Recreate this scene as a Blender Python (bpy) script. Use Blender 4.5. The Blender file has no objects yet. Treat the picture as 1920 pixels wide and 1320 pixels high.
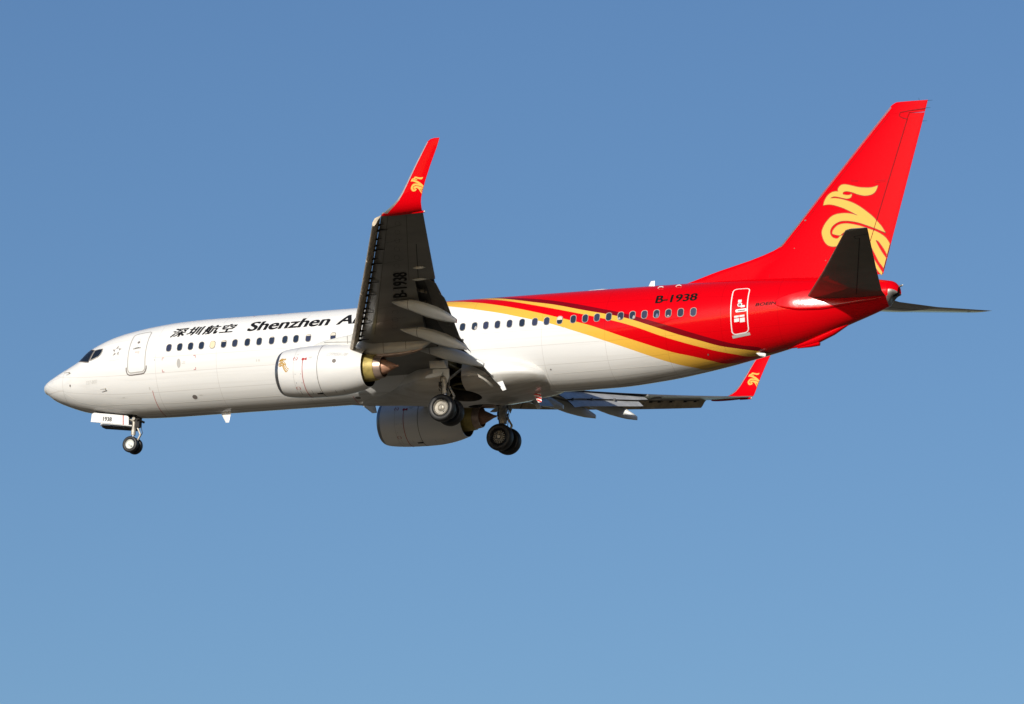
import bpy, bmesh, math, random
from mathutils import Vector, Matrix
R = math.radians
random.seed(7)
SC = bpy.context.scene
COL = SC.collection
sin, cos, pi = math.sin, math.cos, math.pi

# ------------------------------------------------------------------ camera, sky, sun, exposure
O = Vector((20.0, 0.0, -4.0))            # airframe point (nose = origin, x aft, z up) that the airliner's Empty stands at
PITCH = R(1.84)                          # nose-up attitude on approach
CAM_AIR = Vector((122.455, -225.644, -57.623))
YAW, PIT, ROLL = R(-24.13634), R(13.01422), R(1.64393)
rot_air = Matrix.Rotation(PITCH, 3, 'Y')
ALT = 2.0 - (rot_air @ (CAM_AIR - O)).z  # so the photographer's eye is 2 m above the ground
def world(p): return rot_air @ (Vector(p) - O) + Vector((0, 0, ALT))

f0 = Vector((sin(YAW) * cos(PIT), cos(YAW) * cos(PIT), sin(PIT)))
r0 = Vector((cos(YAW), -sin(YAW), 0)); u0 = r0.cross(f0)
rr = cos(ROLL) * r0 + sin(ROLL) * u0; uu = -sin(ROLL) * r0 + cos(ROLL) * u0
cam = bpy.data.cameras.new('camera'); camo = bpy.data.objects.new('camera', cam); COL.objects.link(camo)
m3 = rot_air @ Matrix((rr, uu, -f0)).transposed()
camo.matrix_world = Matrix.Translation(world(CAM_AIR)) @ m3.to_4x4()
cam.sensor_width = 36.0; cam.lens = 11754.35 / 1920 * 36.0
cam.clip_start = 1.0; cam.clip_end = 60000
SC.camera = camo

SUN_AZ, SUN_EL = R(-2.0), R(19.0)         # in airframe axes: ahead of the port beam, above the horizon
s_air = Vector((-sin(SUN_AZ) * cos(SUN_EL), -cos(SUN_AZ) * cos(SUN_EL), sin(SUN_EL)))
s_w = (rot_air @ s_air).normalized()
sun = bpy.data.lights.new('sun', 'SUN'); sun.energy = 4.1; sun.angle = R(0.53); sun.color = (1.0, 0.945, 0.85)
suno = bpy.data.objects.new('sun', sun); COL.objects.link(suno)
suno.rotation_euler = (-s_w).to_track_quat('-Z', 'Y').to_euler(); suno.location = (0, 0, ALT + 60)
W = bpy.data.worlds.new('World'); SC.world = W; W.use_nodes = True
wn = W.node_tree.nodes; bg = wn['Background']
sky = wn.new('ShaderNodeTexSky'); sky.sky_type = 'NISHITA'; sky.sun_disc = False
sky.sun_elevation = math.asin(s_w.z); sky.sun_rotation = math.atan2(s_w.x, s_w.y)
sky.altitude = 100; sky.air_density = 1.2; sky.dust_density = 1.0; sky.ozone_density = 4.0
sgm = wn.new('ShaderNodeGamma'); sgm.inputs[1].default_value = 1.3         # a little more contrast and depth in the blue
stn = wn.new('ShaderNodeMix'); stn.data_type = 'RGBA'; stn.blend_type = 'MULTIPLY'; stn.inputs[0].default_value = 1.0; stn.inputs[7].default_value = (1.04, 0.99, 1.02, 1)
W.node_tree.links.new(sky.outputs[0], sgm.inputs[0]); W.node_tree.links.new(sgm.outputs[0], stn.inputs[6]); W.node_tree.links.new(stn.outputs[2], bg.inputs[0])
bg.inputs[1].default_value = 0.0537
SC.view_settings.view_transform = 'Standard'; SC.view_settings.look = 'None'
SC.view_settings.exposure = 0.0; SC.view_settings.gamma = 1.0
SC.cycles.max_bounces = 8

# ------------------------------------------------------------------ materials
def mat(name, col, rough=0.4, metal=0.0, coat=0.0, spec=0.5, noise=0.0, nscale=3.0, nstretch=(1, 1, 1), coat_rough=0.05, dark=0.6):
    m = bpy.data.materials.new(name); m.use_nodes = True
    nt = m.node_tree; b = nt.nodes['Principled BSDF']
    b.inputs['Base Color'].default_value = (*col, 1); b.inputs['Roughness'].default_value = rough
    b.inputs['Metallic'].default_value = metal; b.inputs['Coat Weight'].default_value = coat
    b.inputs['Coat Roughness'].default_value = coat_rough; b.inputs['Specular IOR Level'].default_value = spec
    b.inputs['Coat IOR'].default_value = 1.5 if spec > 0 else 1.22
    if noise > 0:
        tc = nt.nodes.new('ShaderNodeTexCoord'); mp = nt.nodes.new('ShaderNodeMapping')
        mp.inputs['Scale'].default_value = nstretch
        nz = nt.nodes.new('ShaderNodeTexNoise'); nz.inputs['Scale'].default_value = nscale; nz.inputs['Detail'].default_value = 6
        rp = nt.nodes.new('ShaderNodeValToRGB')
        rp.color_ramp.elements[0].position = 0.35; rp.color_ramp.elements[1].position = 0.65
        d = [c * (1 - noise * dark) for c in col]; l = [min(1, c * (1 + noise * (1 - dark))) for c in col]
        rp.color_ramp.elements[0].color = (*d, 1); rp.color_ramp.elements[1].color = (*l, 1)
        nt.links.new(tc.outputs['Object'], mp.inputs[0]); nt.links.new(mp.outputs[0], nz.inputs[0])
        nt.links.new(nz.outputs[0], rp.inputs[0]); nt.links.new(rp.outputs[0], b.inputs['Base Color'])
    return m
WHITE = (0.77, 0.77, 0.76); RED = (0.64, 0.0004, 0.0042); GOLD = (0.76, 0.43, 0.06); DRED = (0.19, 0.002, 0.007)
M = {}
M['white'] = mat('white_paint', WHITE, 0.32, coat=0.6, noise=0.06, nscale=1.5, nstretch=(0.4, 2, 2))
M['red'] = mat('red_paint', RED, 0.5, coat=1.0, coat_rough=0.07, spec=0.0)
def gloss_red():
    m = mat('red_paint_fairing', RED, 0.5, coat=1.0, coat_rough=0.13, spec=0.0); nt = m.node_tree; b = nt.nodes['Principled BSDF']; b.inputs['Coat IOR'].default_value = 1.4
    tc = nt.nodes.new('ShaderNodeTexCoord'); nz = nt.nodes.new('ShaderNodeTexNoise'); nz.inputs['Scale'].default_value = 3.5; nz.inputs['Detail'].default_value = 3
    bp = nt.nodes.new('ShaderNodeBump'); bp.inputs['Strength'].default_value = 0.12; bp.inputs['Distance'].default_value = 0.03
    nt.links.new(tc.outputs['Object'], nz.inputs[0]); nt.links.new(nz.outputs[0], bp.inputs['Height']); nt.links.new(bp.outputs[0], b.inputs['Coat Normal'])
    return m
M['redgloss'] = gloss_red()
M['gold'] = mat('gold_paint', (0.78, 0.46, 0.10), 0.5, coat=0.6, coat_rough=0.07, spec=0.0)
M['goldline'] = mat('gold_line', (0.46, 0.265, 0.045), 0.5, spec=0.1)
M['redline'] = mat('red_panel_gap', (0.20, 0.006, 0.009), 0.6, spec=0.1); M['redfaint'] = mat('red_panel_line', (0.34, 0.004, 0.010), 0.6, spec=0.1)
M['logoedge'] = mat('logo_edge', (0.30, 0.10, 0.01), 0.5)
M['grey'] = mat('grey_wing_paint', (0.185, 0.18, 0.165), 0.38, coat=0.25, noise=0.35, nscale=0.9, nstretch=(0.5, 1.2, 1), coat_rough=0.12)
M['lgrey'] = mat('light_grey_paint', (0.64, 0.645, 0.61), 0.35, coat=0.35, noise=0.12, nscale=2.0)
M['pylon'] = mat('pylon_grey_paint', (0.60, 0.605, 0.575), 0.35, coat=0.4, noise=0.12, nscale=2.0)
M['flapgrey'] = mat('flap_grey_paint', (0.50, 0.50, 0.49), 0.4, coat=0.2, noise=0.25, nscale=2.5)
M['flapdark'] = mat('flap_underside_shaded', (0.075, 0.072, 0.066), 0.5, noise=0.4, nscale=2.5); M['strutdk'] = mat('actuator_grey', (0.12, 0.115, 0.10), 0.5, metal=0.3); M['wseam'] = mat('wing_panel_seam', (0.085, 0.08, 0.072), 0.6)  # flap undersides: shade painted in as a much darker copy of the flap grey
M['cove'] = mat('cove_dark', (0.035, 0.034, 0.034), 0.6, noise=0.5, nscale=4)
M['slat'] = mat('slat_metal', (0.50, 0.42, 0.31), 0.42, metal=0.35, noise=0.45, nscale=3.0)
M['alu'] = mat('polished_aluminium', (0.72, 0.71, 0.69), 0.3, metal=0.8, noise=0.1)
M['lip'] = mat('inlet_lip_metal', (0.33, 0.33, 0.35), 0.28, metal=0.85)
M['black'] = mat('black_lettering', (0.012, 0.012, 0.014), 0.5, spec=0.12)
M['regblk'] = mat('registration_black', (0.006, 0.006, 0.006), 0.6, spec=0.1)
M['greytxt'] = mat('grey_lettering', (0.42, 0.41, 0.39), 0.5)
M['palegrey'] = mat('pale_grey_marking', (0.60, 0.59, 0.56), 0.5)
M['redmark'] = mat('red_marking', (0.42, 0.02, 0.02), 0.5)
M['redpaintmark'] = mat('red_stripe_paint', (0.60, 0.012, 0.015), 0.5)
M['seam'] = mat('panel_seam', (0.50, 0.485, 0.455), 0.6)
M['seamdk'] = mat('panel_seam_dark', (0.16, 0.14, 0.13), 0.6)
M['glass'] = mat('cabin_glass', (0.022, 0.030, 0.055), 0.08, spec=0.6)
def vary_glass():
    nt = M['glass'].node_tree; oi = nt.nodes.new('ShaderNodeObjectInfo'); rp = nt.nodes.new('ShaderNodeValToRGB'); e = rp.color_ramp.elements
    e[0].color = (0.018, 0.026, 0.048, 1); e[1].color = (0.040, 0.045, 0.085, 1); k = e.new(0.5); k.color = (0.022, 0.034, 0.056, 1)
    nt.links.new(oi.outputs['Random'], rp.inputs[0]); nt.links.new(rp.outputs[0], nt.nodes['Principled BSDF'].inputs['Base Color'])
vary_glass()
M['cglass'] = mat('cockpit_glass', (0.012, 0.018, 0.03), 0.05, spec=0.6)
M['winframe'] = mat('window_frame_metal', (0.55, 0.52, 0.46), 0.4, metal=0.3)
M['blind'] = mat('window_blind', (0.72, 0.60, 0.40), 0.6)
M['blindw'] = mat('window_blind_pale', (0.62, 0.57, 0.48), 0.6)
M['core'] = mat('core_cowl_gold', (0.42, 0.33, 0.10), 0.45, metal=0.3, noise=0.35, nscale=5)
M['nozzle'] = mat('exhaust_nozzle_metal', (0.46, 0.345, 0.285), 0.34, metal=0.6, noise=0.3, nscale=5)
M['plug'] = mat('exhaust_cone_metal', (0.40, 0.215, 0.14), 0.5, metal=0.2, noise=0.35, nscale=7, nstretch=(0.3, 3, 3))
M['duct'] = mat('duct_dark', (0.012, 0.012, 0.013), 0.6)
M['rubber'] = mat('tyre_rubber', (0.011, 0.011, 0.012), 0.5, noise=0.3, nscale=6)
M['hub'] = mat('wheel_hub', (0.34, 0.315, 0.27), 0.38, metal=0.35, noise=0.25, nscale=9)
M['hubw'] = mat('nose_wheel_hub', (0.66, 0.68, 0.64), 0.4, metal=0.1, noise=0.15, nscale=9)
M['strut'] = mat('gear_strut_paint', (0.46, 0.43, 0.37), 0.42, metal=0.2, noise=0.4, nscale=8)
M['chrome'] = mat('oleo_chrome', (0.8, 0.8, 0.8), 0.12, metal=1.0)
M['bayolive'] = mat('bay_primer', (0.14, 0.115, 0.05), 0.5, noise=0.4, nscale=6)
M['dark'] = mat('gear_bay_dark', (0.022, 0.020, 0.018), 0.7, noise=0.5, nscale=5)
M['apu'] = mat('apu_cone_metal', (0.20, 0.19, 0.18), 0.4, metal=0.6, noise=0.3, nscale=6)
M['lamp'] = mat('lamp_lens', (0.8, 0.78, 0.7), 0.15)

def fuselage_material():
    m = bpy.data.materials.new('fuselage_livery'); m.use_nodes = True
    nt = m.node_tree; N = nt.nodes; L = nt.links; b = N['Principled BSDF']
    b.inputs['Roughness'].default_value = 0.5; b.inputs['Specular IOR Level'].default_value = 0.0; b.inputs['Coat Weight'].default_value = 1.0; b.inputs['Coat IOR'].default_value = 1.30; b.inputs['Coat Roughness'].default_value = 0.11
    tc = N.new('ShaderNodeTexCoord'); sp = N.new('ShaderNodeSeparateXYZ'); L.new(tc.outputs['Object'], sp.inputs[0])
    def math_(op, a, b_=None, c=None):
        n = N.new('ShaderNodeMath'); n.operation = op
        for i, v in enumerate((a, b_, c)):
            if v is None: continue
            if isinstance(v, (int, float)): n.inputs[i].default_value = v
            else: L.new(v, n.inputs[i])
        return n.outputs[0]
    X, Y, Z = sp.outputs
    th = math_('DIVIDE', math_('ARCTAN2', math_('ABSOLUTE', Y), Z), pi)
    xn = math_('DIVIDE', math_('SUBTRACT', X, 15.0), 18.0)
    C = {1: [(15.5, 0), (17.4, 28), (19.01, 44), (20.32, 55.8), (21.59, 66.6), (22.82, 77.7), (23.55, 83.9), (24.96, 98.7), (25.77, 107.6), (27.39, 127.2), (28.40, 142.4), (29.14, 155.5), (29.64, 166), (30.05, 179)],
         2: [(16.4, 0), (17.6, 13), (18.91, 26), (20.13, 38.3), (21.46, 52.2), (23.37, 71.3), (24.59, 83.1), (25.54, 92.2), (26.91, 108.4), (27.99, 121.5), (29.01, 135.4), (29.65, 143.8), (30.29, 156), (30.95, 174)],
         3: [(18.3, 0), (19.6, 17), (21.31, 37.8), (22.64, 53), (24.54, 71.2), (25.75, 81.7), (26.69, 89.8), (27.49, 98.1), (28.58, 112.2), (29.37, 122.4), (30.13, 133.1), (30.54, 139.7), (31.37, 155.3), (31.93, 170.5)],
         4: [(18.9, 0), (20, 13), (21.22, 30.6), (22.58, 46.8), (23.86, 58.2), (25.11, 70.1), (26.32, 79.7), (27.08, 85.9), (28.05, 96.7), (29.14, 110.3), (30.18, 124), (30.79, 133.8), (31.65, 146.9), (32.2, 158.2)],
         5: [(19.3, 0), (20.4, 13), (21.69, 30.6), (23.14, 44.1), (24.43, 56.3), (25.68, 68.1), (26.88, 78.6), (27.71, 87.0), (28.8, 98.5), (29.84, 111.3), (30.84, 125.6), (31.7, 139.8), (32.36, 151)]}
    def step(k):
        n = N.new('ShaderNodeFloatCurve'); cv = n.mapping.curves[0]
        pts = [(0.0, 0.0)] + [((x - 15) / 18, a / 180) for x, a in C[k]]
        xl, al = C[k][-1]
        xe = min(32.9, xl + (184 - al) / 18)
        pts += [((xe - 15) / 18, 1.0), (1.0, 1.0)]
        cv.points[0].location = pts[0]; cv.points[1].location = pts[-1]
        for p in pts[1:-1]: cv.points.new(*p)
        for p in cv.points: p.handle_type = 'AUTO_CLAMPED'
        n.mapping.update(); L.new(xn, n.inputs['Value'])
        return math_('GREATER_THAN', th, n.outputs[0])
    def mix(fac, a, bcol):
        n = N.new('ShaderNodeMix'); n.data_type = 'RGBA'
        if isinstance(fac, float): n.inputs[0].default_value = fac
        else: L.new(fac, n.inputs[0])
        for i, v in ((6, a), (7, bcol)):
            if isinstance(v, tuple): n.inputs[i].default_value = (*v, 1)
            else: L.new(v, n.inputs[i])
        return n.outputs[2]
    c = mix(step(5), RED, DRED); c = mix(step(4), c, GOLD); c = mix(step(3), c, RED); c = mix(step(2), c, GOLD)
    mp = N.new('ShaderNodeMapping'); mp.inputs['Scale'].default_value = (0.35, 2.5, 2.5)
    nz = N.new('ShaderNodeTexNoise'); nz.inputs['Scale'].default_value = 1.3; nz.inputs['Detail'].default_value = 7
    L.new(tc.outputs['Object'], mp.inputs[0]); L.new(mp.outputs[0], nz.inputs[0])
    wv = mix(nz.outputs[0], (0.735, 0.735, 0.715), (0.80, 0.80, 0.79))
    # exhaust and rain streaks, very faint
    mp3 = N.new('ShaderNodeMapping'); mp3.inputs['Scale'].default_value = (0.10, 3.5, 3.5)
    nz3 = N.new('ShaderNodeTexNoise'); nz3.inputs['Scale'].default_value = 1.7; nz3.inputs['Detail'].default_value = 9
    L.new(tc.outputs['Object'], mp3.inputs[0]); L.new(mp3.outputs[0], nz3.inputs[0])
    wv = mix(math_('MULTIPLY', math_('MAXIMUM', math_('SUBTRACT', nz3.outputs[0], 0.52), 0.0), 0.5), wv, (0.30, 0.26, 0.20))
    c = mix(step(1), c, wv)
    # oily streaks along the keel
    mp2 = N.new('ShaderNodeMapping'); mp2.inputs['Scale'].default_value = (0.22, 7, 7)
    nz2 = N.new('ShaderNodeTexNoise'); nz2.inputs['Scale'].default_value = 1.0; nz2.inputs['Detail'].default_value = 8
    L.new(tc.outputs['Object'], mp2.inputs[0]); L.new(mp2.outputs[0], nz2.inputs[0])
    keel = math_('MULTIPLY', math_('SMOOTH_MIN', math_('MAXIMUM', math_('MULTIPLY', math_('SUBTRACT', th, 0.86), 9.0), 0.0), 1.0, 0.1),
                 math_('MULTIPLY', math_('MAXIMUM', math_('SUBTRACT', nz2.outputs[0], 0.42), 0.0), 2.6))
    c = mix(keel, c, (0.20, 0.17, 0.13))
    # circumferential frame joints and longitudinal lap joints, hair lines slightly darker than the paint
    ln = None
    for x0 in (6.1, 8.9, 12.75, 17.2, 20.3, 23.45, 26.2, 28.75, 31.05, 33.35):
        q = math_('LESS_THAN', math_('ABSOLUTE', math_('SUBTRACT', X, x0)), 0.011); ln = q if ln is None else math_('MAXIMUM', ln, q)
    for a in (0.155, 0.335, 0.625, 0.755, 0.88):
        q = math_('LESS_THAN', math_('ABSOLUTE', math_('SUBTRACT', th, a)), 0.0019); ln = math_('MAXIMUM', ln, q)
    mu = N.new('ShaderNodeMix'); mu.data_type = 'RGBA'; mu.blend_type = 'MULTIPLY'; L.new(math_('MULTIPLY', ln, 0.30), mu.inputs[0]); L.new(c, mu.inputs[6]); mu.inputs[7].default_value = (0.45, 0.40, 0.36, 1); c = mu.outputs[2]
    L.new(c, b.inputs['Base Color'])
    # skin panels: a very slight waviness and rivet-line ripple in the gloss
    nb = N.new('ShaderNodeTexNoise'); nb.inputs['Scale'].default_value = 1.6; nb.inputs['Detail'].default_value = 2
    bm_ = N.new('ShaderNodeBump'); bm_.inputs['Strength'].default_value = 0.05; bm_.inputs['Distance'].default_value = 0.05
    L.new(tc.outputs['Object'], nb.inputs[0]); L.new(nb.outputs[0], bm_.inputs['Height'])
    L.new(bm_.outputs[0], b.inputs['Coat Normal'])
    return m
M['fus'] = fuselage_material()

# ------------------------------------------------------------------ helpers
def link(o, parent=None):
    COL.objects.link(o)
    if parent is not None:
        o.parent = parent
        o.location = -O if parent.type == 'EMPTY' else (0, 0, 0)
    return o
def mesh_obj(name, verts, faces, mats, parent, s=-1, fm=None, smooth=True, angle=35, recalc=True):
    """one mesh object in airframe coordinates; s=+1 mirrors it to starboard"""
    me = bpy.data.meshes.new(name)
    vs = [(v[0], v[1] * (-s), v[2]) for v in verts]
    fs = [tuple(reversed(f)) for f in faces] if s > 0 else faces
    me.from_pydata(vs, [], fs)
    for m in (mats if isinstance(mats, (list, tuple)) else [mats]): me.materials.append(m)
    if fm: me.polygons.foreach_set('material_index', fm)
    if recalc:
        bm = bmesh.new(); bm.from_mesh(me); bmesh.ops.recalc_face_normals(bm, faces=bm.faces); bm.to_mesh(me); bm.free()
    if smooth:
        me.shade_smooth(); me.set_sharp_from_angle(angle=R(angle))
    me.update()
    return link(bpy.data.objects.new(name, me), parent)
def loft(rings, cap0=True, cap1=True, closed=True):
    v = [p for r in rings for p in r]; n = len(rings[0]); f = []
    for i in range(len(rings) - 1):
        for j in range(n if closed else n - 1):
            k = (j + 1) % n
            f.append((i * n + j, i * n + k, (i + 1) * n + k, (i + 1) * n + j))
    if cap0: f.append(tuple(range(n - 1, -1, -1)))
    if cap1: f.append(tuple(range((len(rings) - 1) * n, len(rings) * n)))
    return v, f
class MB:
    """collects pieces for one mesh"""
    def __init__(s): s.v = []; s.f = []; s.m = []
    def add(s, vf, mi=0):
        v, f = vf; b = len(s.v); s.v += [tuple(p) for p in v]; s.f += [tuple(i + b for i in q) for q in f]; s.m += [mi] * len(f); return s
    def build(s, name, mats, parent, side=-1, **k): return mesh_obj(name, s.v, s.f, mats, parent, side, fm=s.m, **k)
def tube(p0, p1, r0, r1=None, n=14, caps=True):
    p0 = Vector(p0); p1 = Vector(p1); r1 = r0 if r1 is None else r1
    d = (p1 - p0).normalized(); a = d.orthogonal().normalized(); b = d.cross(a)
    ring = lambda p, r: [p + a * r * cos(2 * pi * i / n) + b * r * sin(2 * pi * i / n) for i in range(n)]
    return loft([ring(p0, r0), ring(p1, r1)], caps, caps)
def pipe(pts, r, n=8):
    mb = MB()
    for a, b in zip(pts, pts[1:]): mb.add(tube(a, b, r, n=n))
    return mb.v, mb.f
def lathe(prof, c, axis='x', n=64, closed=False):
    """prof: (along, radius) pairs about point c"""
    rings = []
    for a, r in prof:
        ring = []
        for i in range(n):
            t = 2 * pi * i / n
            if axis == 'x': ring.append((c[0] + a, c[1] + r * cos(t), c[2] + r * sin(t)))
            else: ring.append((c[0] + r * cos(t), c[1] + a, c[2] + r * sin(t)))
        rings.append(ring)
    if closed: rings.append(rings[0])
    return loft(rings, False, False)
def box(x0, x1, y0, y1, z0, z1):
    v = [(x, y, z) for x in (x0, x1) for y in (y0, y1) for z in (z0, z1)]
    return v, [(0, 1, 3, 2), (4, 6, 7, 5), (0, 4, 5, 1), (2, 3, 7, 6), (0, 2, 6, 4), (1, 5, 7, 3)]
def plate(poly, d, t):
    """polygon of 3-D points thickened by t along unit vector d, edges slightly chamfered"""
    d = Vector(d); P = [Vector(p) for p in poly]; c = sum(P, Vector()) / len(P)
    k = min(0.012, t * 0.35)
    ins = [p + (c - p).normalized() * k for p in P]
    return loft([[p for p in ins], [p + d * k for p in P], [p + d * (t - k) for p in P], [p + d * t for p in ins]])
def pchip(xs, ys):
    n = len(xs); h = [xs[i + 1] - xs[i] for i in range(n - 1)]; d = [(ys[i + 1] - ys[i]) / h[i] for i in range(n - 1)]
    m = [0.0] * n
    for i in range(1, n - 1):
        if d[i - 1] * d[i] > 0:
            w1 = 2 * h[i] + h[i - 1]; w2 = h[i] + 2 * h[i - 1]; m[i] = (w1 + w2) / (w1 / d[i - 1] + w2 / d[i])
    m[0] = d[0]; m[-1] = d[-1]
    def f(x):
        x = min(max(x, xs[0]), xs[-1]); i = 0
        while i < n - 2 and x > xs[i + 1]: i += 1
        t = (x - xs[i]) / h[i]
        return (2*t**3 - 3*t**2 + 1) * ys[i] + (t**3 - 2*t**2 + t) * h[i] * m[i] + (-2*t**3 + 3*t**2) * ys[i+1] + (t**3 - t**2) * h[i] * m[i+1]
    return f
def lerp(xs, ys):
    def f(x):
        if x <= xs[0]: return ys[0]
        for i in range(len(xs) - 1):
            if x <= xs[i + 1]: return ys[i] + (ys[i + 1] - ys[i]) * (x - xs[i]) / (xs[i + 1] - xs[i])
        return ys[-1]
    return f
def smooth_loop(P, k=4):
    out = []; n = len(P)
    for i in range(n):
        p0, p1, p2, p3 = (Vector((*P[(i + j) % n], 0)) for j in (-1, 0, 1, 2))
        a = (p1 - p0); b = (p2 - p1)
        sharp = lambda u, v: u.length > 1e-6 and v.length > 1e-6 and u.angle(v) > R(70)
        m1 = Vector() if sharp(a, b) else (p2 - p0) / 2
        m2 = Vector() if sharp(b, p3 - p2) else (p3 - p1) / 2
        for j in range(k):
            t = j / k
            q = (2*t**3 - 3*t**2 + 1) * p1 + (t**3 - 2*t**2 + t) * m1 + (-2*t**3 + 3*t**2) * p2 + (t**3 - t**2) * m2
            out.append((q.x, q.y))
    return out
def slice_mesh(me, step):
    bm = bmesh.new(); bm.from_mesh(me)
    for ax in (0, 1):
        cs = [v.co[ax] for v in bm.verts]
        if not cs: continue
        a, b = min(cs), max(cs); k = int((b - a) / step)
        for i in range(1, k + 1):
            co = [0, 0, 0]; co[ax] = a + (b - a) * i / (k + 1); no = [0, 0, 0]; no[ax] = 1
            bmesh.ops.bisect_plane(bm, geom=bm.verts[:] + bm.edges[:] + bm.faces[:], plane_co=co, plane_no=no)
    bm.to_mesh(me); bm.free()
def curve_to_mesh(cu):
    o = bpy.data.objects.new('tmp', cu); COL.objects.link(o)
    dg = bpy.context.evaluated_depsgraph_get(); dg.update()
    me = bpy.data.meshes.new_from_object(o.evaluated_get(dg))
    bpy.data.objects.remove(o); bpy.data.curves.remove(cu)
    return me
def fill2d(loops):
    cu = bpy.data.curves.new('tmpc', 'CURVE'); cu.dimensions = '2D'; cu.fill_mode = 'BOTH'
    for lp in loops:
        sp = cu.splines.new('POLY'); sp.points.add(len(lp) - 1); sp.use_cyclic_u = True
        for p, q in zip(sp.points, lp): p.co = (q[0], q[1], 0, 1)
    return curve_to_mesh(cu)
def text2d(body, width, height, shear=0.0, bold=0.0, space=1.0):
    cu = bpy.data.curves.new('tmpt', 'FONT'); cu.body = body; cu.size = 1; cu.offset = min(bold, .009); cu.space_character = space; cu.resolution_u = 5
    me = curve_to_mesh(cu)
    xs = [v.co.x for v in me.vertices]; ys = [v.co.y for v in me.vertices]
    x0, x1, y0, y1 = min(xs), max(xs), min(ys), max(ys)
    for v in me.vertices:
        t = (v.co.y - y0) / (y1 - y0) * height
        v.co = ((v.co.x - x0) / (x1 - x0) * width + shear * t, t, 0)
    if bold > .009:                      # heavier strokes: two more copies a hair apart, each on its own level
        bm = bmesh.new(); bm.from_mesh(me)
        bm.verts.ensure_lookup_table(); bm.verts.index_update()
        src = [v.co.copy() for v in bm.verts]; fs = [[v.index for v in f.verts] for f in bm.faces]
        for k, d in ((1, bold), (2, -bold)):
            nv = [bm.verts.new((c.x + d * height, c.y + (.25 * d * height), .0015 * k)) for c in src]
            for f in fs: bm.faces.new([nv[i] for i in f])
        bm.to_mesh(me); bm.free()
    return me
def decal(name, me, fn, m, parent, step=0.12, push=None):
    """wraps a flat 2-D mesh onto a surface through fn(u, v) -> airframe point"""
    if step: slice_mesh(me, step)
    zz = [v.co.z for v in me.vertices]; pts = [Vector(fn(v.co.x, v.co.y)) for v in me.vertices]
    for p, z in zip(pts, zz):
        if z: p += Vector((0, -z, -z)) if push is None else Vector(push) * z
    for v, p in zip(me.vertices, pts): v.co = p
    me.name = name; me.materials.clear(); me.materials.append(m)
    bm = bmesh.new(); bm.from_mesh(me); bmesh.ops.remove_doubles(bm, verts=bm.verts, dist=1e-5)
    bm.to_mesh(me); bm.free(); me.shade_smooth(); me.update()
    return link(bpy.data.objects.new(name, me), parent)
def strips(lines, w):
    """flat 2-D mesh of ribbons along polylines"""
    v = []; f = []
    for pts in lines:
        closed = pts[0] == pts[-1]; P = [Vector((*p, 0)) for p in (pts[:-1] if closed else pts)]; n = len(P); b = len(v)
        for i, p in enumerate(P):
            a = P[(i - 1) % n] if (closed or i > 0) else p; c = P[(i + 1) % n] if (closed or i < n - 1) else p
            d = (c - a); d = d.normalized() if d.length > 1e-9 else Vector((1, 0, 0)); q = Vector((-d.y, d.x, 0)) * w / 2
            v += [tuple(p - q), tuple(p + q)]
        for i in range(n if closed else n - 1):
            k = (i + 1) % n; f.append((b + 2 * i, b + 2 * k, b + 2 * k + 1, b + 2 * i + 1))
    me = bpy.data.meshes.new('strip'); me.from_pydata(v, [], f); return me
def polys(lst):
    v = []; f = []
    for p in lst: f.append(tuple(range(len(v), len(v) + len(p)))); v += [(a, b, 0) for a, b in p]
    me = bpy.data.meshes.new('polys'); me.from_pydata(v, [], f); return me
def rrect(cx, cy, w, h, r, n=5):
    out = []
    for k, (sx, sy) in enumerate(((1, 1), (-1, 1), (-1, -1), (1, -1))):
        for i in range(n + 1):
            a = pi / 2 * (k + i / n); out.append((cx + sx * (w / 2 - r) + r * cos(a), cy + sy * (h / 2 - r) + r * sin(a)))
    return out
def dense(loop, step):
    out = []
    for a, b in zip(loop, loop[1:] + loop[:1]):
        n = max(1, int(math.hypot(b[0] - a[0], b[1] - a[1]) / step))
        out += [(a[0] + (b[0] - a[0]) * i / n, a[1] + (b[1] - a[1]) * i / n) for i in range(n)]
    return out + [out[0]]

def each(name, shapes, fn, m, parent, w=None, step=0):
    for q in shapes: decal(name, polys([q]) if w is None else strips([q], w), fn, m, parent, step)

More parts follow.
